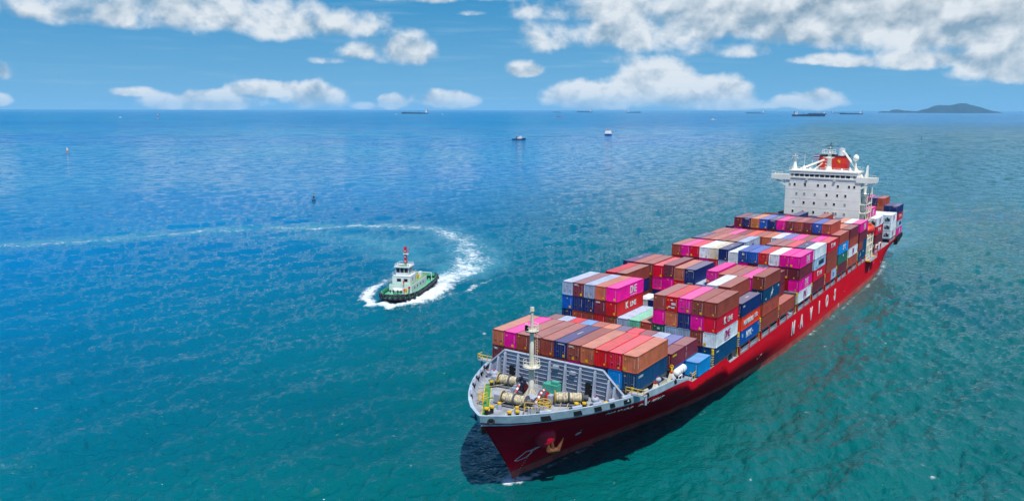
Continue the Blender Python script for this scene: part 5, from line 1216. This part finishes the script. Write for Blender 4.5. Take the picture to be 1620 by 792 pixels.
# houses
c = MB(); c.box((-7.5, -3.6, 1.3), (8.6, 3.6, 4.1)); h1 = c.build('lower_house', m_twh, tug, local=True)
c = MB(); c.box((-7.3, -3.4, 4.1), (8.4, 3.4, 4.14)); c.build('boat_deck', m_tgrn, h1, local=True)
for (x_, sg) in [(x_, sg) for x_ in (5.5, 2.5, -.5, -3.5) for sg in (1, -1)]:
    c = MB(); c.cbox((x_, sg*3.62, 3.0), (.6, .06, .6)); c.build('porthole', m_glass, h1, local=True)
c = MB(); c.box((1.2, -2.9, 4.1), (7.6, 2.9, 6.7)); h2 = c.build('upper_house', m_twh, tug, local=True)
for y_ in (1.35, -.75): 
    c = MB(); c.cbox((7.63, y_, 5.5), (.06, 1.3, .85)); c.build('window', m_glass, h2, local=True)
for sg in (1, -1):
    c = MB(); c.cbox((5.2, sg*2.92, 5.6), (.6, .06, .9)); c.build('window', m_glass, h2, local=True)
    c = MB(); c.cbox((2.6, sg*2.92, 5.3), (.7, .05, 1.7)); c.build('door', m_greyl, h2, local=True)
c = MB(); c.add([(2.6, -2.0, 6.7), (6.6, -2.0, 6.7), (6.6, 2.0, 6.7), (2.6, 2.0, 6.7), (2.4, -2.2, 9.3), (6.9, -2.2, 9.3), (6.9, 2.2, 9.3), (2.4, 2.2, 9.3)], [(0, 1, 5, 4), (1, 2, 6, 5), (2, 3, 7, 6), (3, 0, 4, 7)]); c.box((2.1, -2.5, 9.3), (7.2, 2.5, 9.55)); wh = c.build('wheelhouse', m_twh, tug, local=True)
for k in range(3):
    y_ = -1.3+1.3*k; c = MB(); c.add([(6.76, y_-.55, 7.7), (6.76, y_+.55, 7.7), (6.9, y_+.55, 9.0), (6.9, y_-.55, 9.0)], [(0, 1, 2, 3)]); c.add([(6.70, y_-.55, 7.7), (6.70, y_+.55, 7.7), (6.84, y_+.55, 9.0), (6.84, y_-.55, 9.0)], [(0, 1, 2, 3)]); c.build('wheelhouse_window', m_glass, wh, local=True)
for sg in (1, -1):
    for k in range(3):
        x_ = 5.8-1.25*k; c = MB(); c.add([(x_-.5, sg*2.1, 7.7), (x_+.5, sg*2.1, 7.7), (x_+.5, sg*2.24, 9.0), (x_-.5, sg*2.24, 9.0)], [(0, 1, 2, 3)]); c.add([(x_-.5, sg*2.05, 7.7), (x_+.5, sg*2.05, 7.7), (x_+.5, sg*2.18, 9.0), (x_-.5, sg*2.18, 9.0)], [(0, 1, 2, 3)]); c.build('wheelhouse_window', m_glass, wh, local=True)
c = MB()
for (pts) in ([(7.9, -2.9), (7.9, 2.9), (1.4, 2.9)], [(7.9, -2.9), (1.4, -2.9)]):
    for z in (7.25, 7.75): c.path([(x_, y_, z) for x_, y_ in pts], .035, 4)
for z in (9.95, 10.3): c.path([(7, -2.3, z), (7, 2.3, z), (2.4, 2.3, z), (2.4, -2.3, z), (7, -2.3, z)], .035, 4)
for y_ in (-2.3, -.8, .8, 2.3): c.bar((7, y_, 9.5), (7, y_, 10.3), .05); c.bar((2.4, y_, 9.5), (2.4, y_, 10.3), .05)
c.build('rail', m_twh, wh, local=True)
c = MB(); c.cbox((5.8, 0, 9.7), (1.0, 3.6, .3)); c.cbox((5.0, .6, 10.0), (.5, .5, .6)); c.build('roof_gear', m_grn, wh, local=True)
for y_ in (-1.5, 1.6): 
    c = MB(); c.tube((6.4, y_, 9.6), (6.4, y_, 10.5), .22, n=8); c.build('searchlight', m_twh, wh, local=True)
c = MB(); c.tube((3.2, 0, 9.5), (3.2, 0, 14.9), .42, .34, n=10); c.cbox((3.2, 0, 13.8), (.4, 2.2, .15)); c.bar((3.2, 1.0, 13.8), (3.2, 1.0, 14.9), .1); c.bar((3.2, -1.0, 13.8), (3.2, -1.0, 14.8), .1); c.cbox((3.2, 0, 11.4), (.3, 1.6, .12)); c.tube((3.2, 0, 14.1), (3.2, 0, 15.1), .42, n=10); ms = c.build('mast', m_ored, tug, local=True)
c = MB(); c.cbox((3.6, .3, 12.9), (.5, 1.6, .28)); c.build('radar', m_twh, ms, local=True)
for z in (10.6, 12.0, 13.8): 
    c = MB(); c.cbox((3.55, 0, z), (.3, .3, .35)); c.build('mast_lamp', m_twh, ms, local=True)
for sg in (1, -1):
    c = MB(); c.box((-4.8, sg*2.5-.5, 4.1), (-3.4, sg*2.5+.5, 6.0)); c.build('funnel', m_twh, h1, local=True)
c = MB(); c.cbox((-1.0, 1.6, 4.7), (1.2, .9, 1.1)); c.build('life_raft', m_yel, h1, local=True)
c = MB(); c.lathe((-1.8, 2.4, 0), [(.3, 4.1), (.45, 4.9), (.4, 5.6)], 8); c.build('yellow_vent', m_yel, h1, local=True)
c = MB()
for z in (4.6, 5.1): c.path([(8.2, 3.5, z), (-7.2, 3.5, z), (-7.2, -3.5, z), (8.2, -3.5, z)], .035, 4)
for x_ in np.linspace(-7.2, 8.2, 9):
    for y_ in (3.5, -3.5): c.bar((x_, y_, 4.1), (x_, y_, 5.1), .05)
c.build('boat_deck_rail', m_yel, h1, local=True)
for (x_, y_) in ((13.2, 1.2), (13.2, -1.2), (-13.5, 2.6), (-13.5, -2.6)):
    c = MB(); c.tube((x_, y_-.5, 2.7 if x_ > 0 else 1.5), (x_, y_-.5, 3.6 if x_ > 0 else 2.4), .2); c.tube((x_, y_+.5, 2.7 if x_ > 0 else 1.5), (x_, y_+.5, 3.6 if x_ > 0 else 2.4), .2); c.bar((x_, y_-.9, 3.2 if x_ > 0 else 2), (x_, y_+.9, 3.2 if x_ > 0 else 2), .18); c.build('bitt', m_tyre, tug, local=True)
c = MB(); c.tube((10.6, -1.4, 2.9), (10.6, 1.4, 2.9), .75, n=14); c.cbox((10.6, 1.7, 2.6), (1.2, .3, 1.9)); c.cbox((10.6, -1.7, 2.6), (1.2, .3, 1.9)); c.build('towing_winch', m_twh, tug, local=True)
c = MB(); c.tube((10.0, 2.2, 2.3), (10.0, 2.2, 3.5), .3); c.tube((10.6, 2.6, 2.3), (10.6, 2.6, 3.4), .2); c.build('yellow_vent', m_yel, tug, local=True)
c = MB(); c.cbox((9.2, 3.0, 3.6), (.5, .5, .6)); c.build('red_box', m_ored, tug, local=True)
c = MB(); c.path([(-12.5, -3.8, 1.4), (-12.5, -3.8, 4.0), (-12.5, 3.8, 4.0), (-12.5, 3.8, 1.4)], .12, 8); c.build('tow_arch', m_twh, tug, local=True)
c = MB(); c.cbox((-10.2, .5, 2.0), (1.6, 1.8, .9)); c.build('deck_locker', m_greyl, tug, local=True)
# two crew members: continuous skinned figures
def person(name, x, y, z, rot, label, arms, colr):
    """standing figure about 1.75 m tall in the tug's frame"""
    root = bpy.data.objects.new(name, None); COL.objects.link(root); p = Matrix.Rotation(RZ, 3, 'Z') @ (Vector((x, y, z))*TS); root.location = Vector(tug.location)+p; root.rotation_euler = (0, 0, RZ+rot); tag(root, label, 'person')
    V = [(0, 0, .95), (0, 0, 1.15), (0, 0, 1.42), (0, 0, 1.52)]; E_ = [(0, 1), (1, 2), (2, 3)]; rr = [(.17, .13), (.15, .12), (.17, .11), (.06, .06)]
    for sg in (1, -1):
        k = len(V); V += [(0, sg*.11, .88), (.06*sg, sg*.13, .48), (0.03, sg*.14, .08), (.16, sg*.15, .04)]; rr += [(.1, .1), (.07, .07), (.05, .05), (.05, .04)]; E_ += [(0, k), (k, k+1), (k+1, k+2), (k+2, k+3)]
        k = len(V); a = arms; V += [(0, sg*.2, 1.40), (.08, sg*.27, 1.14), (.3*a, sg*.2, 1.0+.15*a)]; rr += [(.07, .07), (.05, .05), (.035, .035)]; E_ += [(2, k), (k, k+1), (k+1, k+2)]
    me_ = bpy.data.meshes.new('body'); me_.from_pydata(V, E_, []); o = bpy.data.objects.new('body', me_); COL.objects.link(o); o.parent = root
    md = o.modifiers.new('s', 'SKIN'); 
    for i, r_ in enumerate(rr): me_.skin_vertices[0].data[i].radius = r_
    me_.skin_vertices[0].data[0].use_root = True
    o.modifiers.new('ss', 'SUBSURF').levels = 1; me_.materials.append(colr)
    c = MB(); c.lathe((0, 0, 0), [(.05, 1.48), (.09, 1.55), (.105, 1.64), (.09, 1.72), (.04, 1.77)], 10); c.lathe((.1, 0, 1.62), [(.02, -.02), (.015, .02)], 6, 'u'); c.build('head', m_skin, root, local=True)
    c = MB(); c.lathe((0, 0, 0), [(.125, 1.68), (.12, 1.74), (.07, 1.81), (.01, 1.83)], 10); c.build('helmet', m_wlet, root, local=True)
    return root
person('person', 12.0, 2.3, 2.35, .4, 'person in orange overalls standing on the tug foredeck by the yellow vents', 1, m_overall)
person('person', 8.1, .6, 6.72, 0, 'person in red-orange overalls standing at the front of the tug upper house', .4, m_overall) if False else None
person('person', 9.0, 1.2, 4.16, -.2, 'person in orange overalls standing in front of the tug windows', .5, m_overall)

# ------------------------------------------------------------------ distant shipping, buoys, islands
m_far_dark = mat('far_hull_dark', srgb(28, 44, 84), 0.6); m_far_red = mat('far_hull_red', srgb(170, 40, 50), 0.6); m_far_wh = mat('far_white', srgb(226, 226, 222), 0.6); m_far_bl = mat('far_blue', srgb(30, 80, 160), 0.6)
def view_point(px, d):
    """a point on the water at distance d, in the direction of a photo column"""
    q = cf+cr*((px-738.7)/F_PX); a = math.atan2(q.y, q.x); return CAM.x+d*math.cos(a), -(CAM.y+d*math.sin(a)), a
def small_tug(px, d, L, label, turn, hullm, red=True, wk=True):
    u, v, a = view_point(px, d); o = thing('distant_boat', (u, v, 0), label, 'boat', rz=a+turn); s_ = L/30
    c = MB(); pr = [(15, 0), (13, 2.6), (8, 3.9), (-12, 3.9), (-15, 3)]; pts = pr+[(x, -y) for x, y in pr[::-1][:-1]]; n = len(pts)
    c.add([(x*s_*.93, y*s_*.8, -.5) for x, y in pts]+[(x*s_, y*s_, (2.2+(1.6 if x > 8 else 0))*s_) for x, y in pts], [(i, (i+1) % n, n+(i+1) % n, n+i) for i in range(n)]+[tuple(range(n, 2*n))]); c.build('hull', hullm, o, local=True)
    c = MB(); c.box((-3*s_, -2.6*s_, 2.2*s_), (7*s_, 2.6*s_, 5.4*s_)); c.box((1*s_, -2*s_, 5.4*s_), (5.6*s_, 2*s_, 8*s_)); c.build('deckhouse', m_far_wh, o, local=True)
    c = MB(); c.tube((1*s_, 0, 8*s_), (1*s_, 0, 13*s_), .3*s_); c.box((-5.5*s_, -2.4*s_, 2.2*s_), (-3.4*s_, 2.4*s_, 7*s_)); c.build('mast_and_funnel', m_far_red, o, local=True)
    return o
small_tug(819, 1560, 27, 'small dark-hulled tug with red funnel far off, left of the white ferry', R(-98), m_far_dark)
# bow-on white ferry with two red-topped funnels
u, v, a = view_point(957.5, 1900); fr_ = thing('ferry', (u, v, 0), 'white ferry with twin pink funnels seen end-on in the middle distance', 'ferry', rz=a+R(180))
c = MB(); c.prism([(-8, 0), (-8, 3), (8, 3), (8, 0)], 'u', -25, 20); c.add([(20, -8, -.3), (20, 8, -.3), (20, 8, 3), (20, -8, 3), (30, 0, 3.6), (28, 0, -.3)], [(0, 3, 4, 5), (1, 2, 4, 5), (2, 3, 4)]); c.build('hull', m_far_bl, fr_, local=True)
c = MB(); c.box((-22, -7.5, 3), (15, 7.5, 6.5)); c.box((-15, -6.5, 6.5), (10, 6.5, 9)); c.box((4, -4.5, 9), (9, 4.5, 11)); c.build('superstructure', m_far_wh, fr_, local=True)
for sg in (1, -1):
    c = MB(); c.tube((-4, sg*5, 8), (-5, sg*5.4, 13), 1.4, 1.0); c.build('funnel', mat('far_pink', srgb(225, 120, 130), .6), fr_, local=True)
for y_ in (-3, 0, 3): 
    c = MB(); c.cbox((9.05, y_, 10.1), (.1, 2, 1)); c.build('bridge_window', m_glass, fr_, local=True)
def cargo(px, d, L, label, hullm, house_at=-0.38, turn=R(90), h=1.0, name='distant_ship', cat='ship'):
    u, v, a = view_point(px, d); o = thing(name, (u, v, 0), label, cat, rz=a+turn); s_ = L/200
    pr = [(100, 0), (92, 9), (78, 14), (-84, 14), (-100, 11)]; pts = pr+[(x, -y) for x, y in pr[::-1][:-1]]; n = len(pts)
    c = MB(); c.add([(x*s_*.97, y*s_, -2) for x, y in pts]+[(x*s_, y*s_, (11*h+(4*h if x > 75 else 0))*s_) for x, y in pts], [(i, (i+1) % n, n+(i+1) % n, n+i) for i in range(n)]+[tuple(range(n, 2*n))]); c.build('hull', hullm, o, local=True)
    hx = 200*house_at*s_; c = MB(); c.box((hx-9*s_, -12*s_, 10*h*s_), (hx+7*s_, 12*s_, 27*s_)); c.box((hx-3*s_, -14*s_, 27*s_), (hx+6*s_, 14*s_, 30*s_)); c.build('deckhouse', m_far_wh, o, local=True)
    c = MB(); c.box((hx-15*s_, -3*s_, 12*s_), (hx-10*s_, 3*s_, 33*s_)); c.build('funnel', m_far_red, o, local=True)
    for k in range(4):
        c = MB(); x_ = (75-34*k)*s_; c.bar((x_, 0, 10*h*s_), (x_, 0, 23*s_), 1.4*s_); c.bar((x_, 0, 21*s_), (x_-16*s_, 0, 15*s_), 1.0*s_); c.build('deck_crane', m_far_dark, o, local=True)
    return o
cargo(1266, 9300, 330, 'long dark blue freighter with white deckhouse near the horizon, left of the island', m_far_dark, -.36, R(-90))
cargo(1280, 15000, 290, 'faint dark ship on the horizon behind the long blue freighter', m_far_dark, -.36, R(90), .8)
cargo(658, 13000, 430, 'long low dark tanker with white stern house on the horizon under the left clouds', m_far_dark, -.42, R(90), .75)
cargo(882, 7000, 58, 'small red ship below the horizon near the middle of the view', m_far_red, -.3, R(90))
cargo(996, 22000, 380, 'hazy ship on the horizon just right of the big cumulus', m_far_dark, -.38, R(-90), .8)
cargo(878, 24000, 250, 'faint ship on the horizon above the small red ship', m_far_dark, -.38, R(90), .9)
cargo(920, 25000, 480, 'pale long ship silhouette on the horizon left of the big cumulus centre', m_far_dark, -.38, R(90), .9)
cargo(1184, 19000, 400, 'low flat dark ship on the horizon, second from the island to its left', m_far_dark, -.4, R(90), .6)
cargo(1332, 15000, 360, 'hazy low ship on the horizon just left of the island', m_far_dark, -.38, R(90), .8)
cargo(1312, 21000, 330, 'thin hazy ship on the horizon between the blue freighter and the island', m_far_dark, -.38, R(-90), .6)
for px_, d_, L_, lab in ((629, 11000, 34, 'tiny bright boat on the horizon left of the long dark tanker'), (701, 11000, 34, 'tiny white boat on the horizon right of the long dark tanker'), (1120, 5200, 34, 'tiny white boat on open water beyond the stern'), (261, 9000, 40, 'tiny reddish boat near the horizon at far left'), (261, 5200, 22, 'tiny white boat below the reddish one at far left'), (203, 6400, 24, 'tiny pale boat near the horizon, farthest left')):
    small_tug(px_, d_, L_, lab, R(80), m_far_red if 'reddish' in lab else m_far_wh)
# orange spar buoy leaning, far left
u, v, a = view_point(117, 1240); bu = thing('channel_buoy', (u, v, 0), 'orange and white leaning channel buoy on the far left water', 'buoy', rz=a+R(90)); bu.scale = (.7, .7, .7)
c = MB(); c.lathe((0, 0, 0), [(2.6, -.5), (2.9, .4), (2.6, 1.2), (.4, 1.4)], 12); c.build('float', mat('buoy_orange', srgb(230, 130, 30), .5), bu, local=True)
c = MB()
for k in range(4):
    q = k*math.pi/2+.6; c.tube((1.8*math.cos(q), 1.8*math.sin(q), 1.2), (.9+.3*math.cos(q), .3*math.sin(q), 7.0), .22, .16)
c.box((-1.0, -.08, 1.6), (1.4, .08, 5.2)); c.build('tower', m_far_wh, bu, local=True)
u, v, a = view_point(498, 507); bu = thing('navigation_buoy', (u, v, 0), 'slim dark navigation buoy with yellow band beyond the wake', 'buoy', rz=a)
c = MB(); c.lathe((0, 0, 0), [(1.1, -.4), (1.25, .2), (1.1, .7), (.3, .8)], 14); c.build('float', m_dark, bu, local=True)
c = MB()
for k in range(4):
    q = k*math.pi/2+.4; c.tube((.7*math.cos(q), .7*math.sin(q), .7), (.25*math.cos(q), .25*math.sin(q), 3.4), .07)
c.box((-.04, -.4, 1.9), (.04, .4, 2.9)); c.tube((0, 0, 3.3), (0, 0, 5.0), .12); c.build('tower', m_dark, bu, local=True)
c = MB(); c.tube((0, 0, 3.2), (0, 0, 3.6), .5, n=10); c.build('band', m_yel, bu, local=True)
c = MB(); c.tube((0, 0, 5.0), (0, 0, 5.4), .22, n=8); c.build('lantern', m_tgrn, bu, local=True)
u, v, a = view_point(1444, 1900); bu = thing('spar_marker', (u, v, 0), 'small dark leaning marker in the water below the island', 'buoy')
c = MB(); c.lathe((0, 0, 0), [(1.6, -.3), (1.7, .5), (.3, .9)], 10); c.tube((0, 0, .6), (1.6, 0, 6.5), .3, .2); c.build('float', m_far_dark, bu, local=True)
# islands: heightfield ridges of forest
m_isl = mat('island_forest', (0.012, 0.042, 0.062, 1), 0.9, wear=0.5, wscale=0.012); m_rock = mat('shore_rock', srgb(170, 160, 150), 0.9)  # forest base tinted blue, putting part of the distance haze into its colour
def island(px0, px1, d, prof, name, label, seed, depth=1400):
    """prof: (fraction along, height in metres)"""
    x0, v0, _ = view_point(px0, d); x1, v1, _ = view_point(px1, d); A_ = Vector((x0, -v0, 0)); B_ = Vector((x1, -v1, 0)); ax = (B_-A_); ln = ax.length; ax.normalize(); pe = Vector((-ax.y, ax.x, 0))
    nu, nv_ = 220, 36; rg = np.random.default_rng(seed); ph = rg.uniform(0, 6, 40)
    vs = []; C_ = (A_+B_)/2
    for i in range(nu+1):
        t = i/nu; h = np.interp(t, [p[0] for p in prof], [p[1] for p in prof])
        for j in range(nv_+1):
            s_ = j/nv_*2-1; hh = h*(1-abs(s_)**1.8)
            nz = sum(math.sin(t*ln*f/1000+ph[k]+s_*g_)*a_ for k, (f, g_, a_) in enumerate(((3, 2, .05), (7, 5, .035), (15, 9, .025), (33, 14, .014), (61, 23, .01))))
            hh = hh*(1+nz)+(hh > 3)*rg.uniform(0, 5); q = A_+ax*(t*ln)+pe*(s_*depth*(.35+.65*min(1, h/200)))-C_
            vs.append((q.x, q.y, hh-2))
    o = bpy.data.objects.new(name, None)
    me_ = bpy.data.meshes.new(name); me_.from_pydata(vs, [], [(i*(nv_+1)+j, (i+1)*(nv_+1)+j, (i+1)*(nv_+1)+j+1, i*(nv_+1)+j+1) for i in range(nu) for j in range(nv_)]); me_.materials.append(m_isl)
    o = bpy.data.objects.new(name, me_); COL.objects.link(o); o.location = C_; o['kind'] = 'structure'; o['label'] = label; return o
DI = 30000; mpx = DI/F_PX
isl = island(1424, 1566, DI, [(0, 2), (.08, 60), (.18, 140), (.27, 235), (.34, 255), (.42, 235), (.52, 320), (.6, 300), (.68, 225), (.78, 150), (.88, 75), (.96, 33), (1, 2)], 'island_hill', 'forested blue-hazed island on the horizon', 2)
isl2 = island(1373, 1432, DI, [(0, 2), (.06, 45), (.14, 57), (.3, 45), (.36, 92), (.5, 98), (.7, 68), (.85, 60), (1, 45)], 'low_island', 'low spit left of the forested island', 4, 500)
c = MB(); 
xs, vv, a = view_point(1490, DI-1000)
c = MB()
for k in range(26):
    x_, v_, _ = view_point(1468+random.uniform(0, 40), DI-1000); c.box((x_-20, v_-20, 0), (x_+20, v_+20, random.uniform(8, 22)))
sv_ = c.build('shore_village', m_rock, None); sv_['kind'] = 'stuff'
# ------------------------------------------------------------------ the air: pale haze over the far water
HAZE = True
if HAZE:
    me_ = bpy.data.meshes.new('haze'); X0, X1, Y0, Y1, Z0_, Z1 = -3000, 34000, -32000, 34000, -4, 400
    me_.from_pydata([(x, y, z) for z in (Z0_, Z1) for x, y in ((X0, Y0), (X1, Y0), (X1, Y1), (X0, Y1))], [], [(0, 3, 2, 1), (4, 5, 6, 7), (0, 1, 5, 4), (1, 2, 6, 5), (2, 3, 7, 6), (3, 0, 4, 7)])
    hz = bpy.data.objects.new('haze', me_); COL.objects.link(hz); hz['kind'] = 'stuff'
    m = bpy.data.materials.new('haze_air'); m.use_nodes = True; m.node_tree.nodes.clear(); T = NT(m.node_tree)
    pvn = T.new('ShaderNodeVolumePrincipled'); pvn.inputs['Color'].default_value = (0.42, 0.78, 1.0, 1); pvn.inputs['Density'].default_value = 1.5e-5; pvn.inputs['Anisotropy'].default_value = 0.0
    o = T.new('ShaderNodeOutputMaterial'); T.l.new(pvn.outputs[0], o.inputs['Volume']); me_.materials.append(m)
    S.cycles.volume_bounces = 1
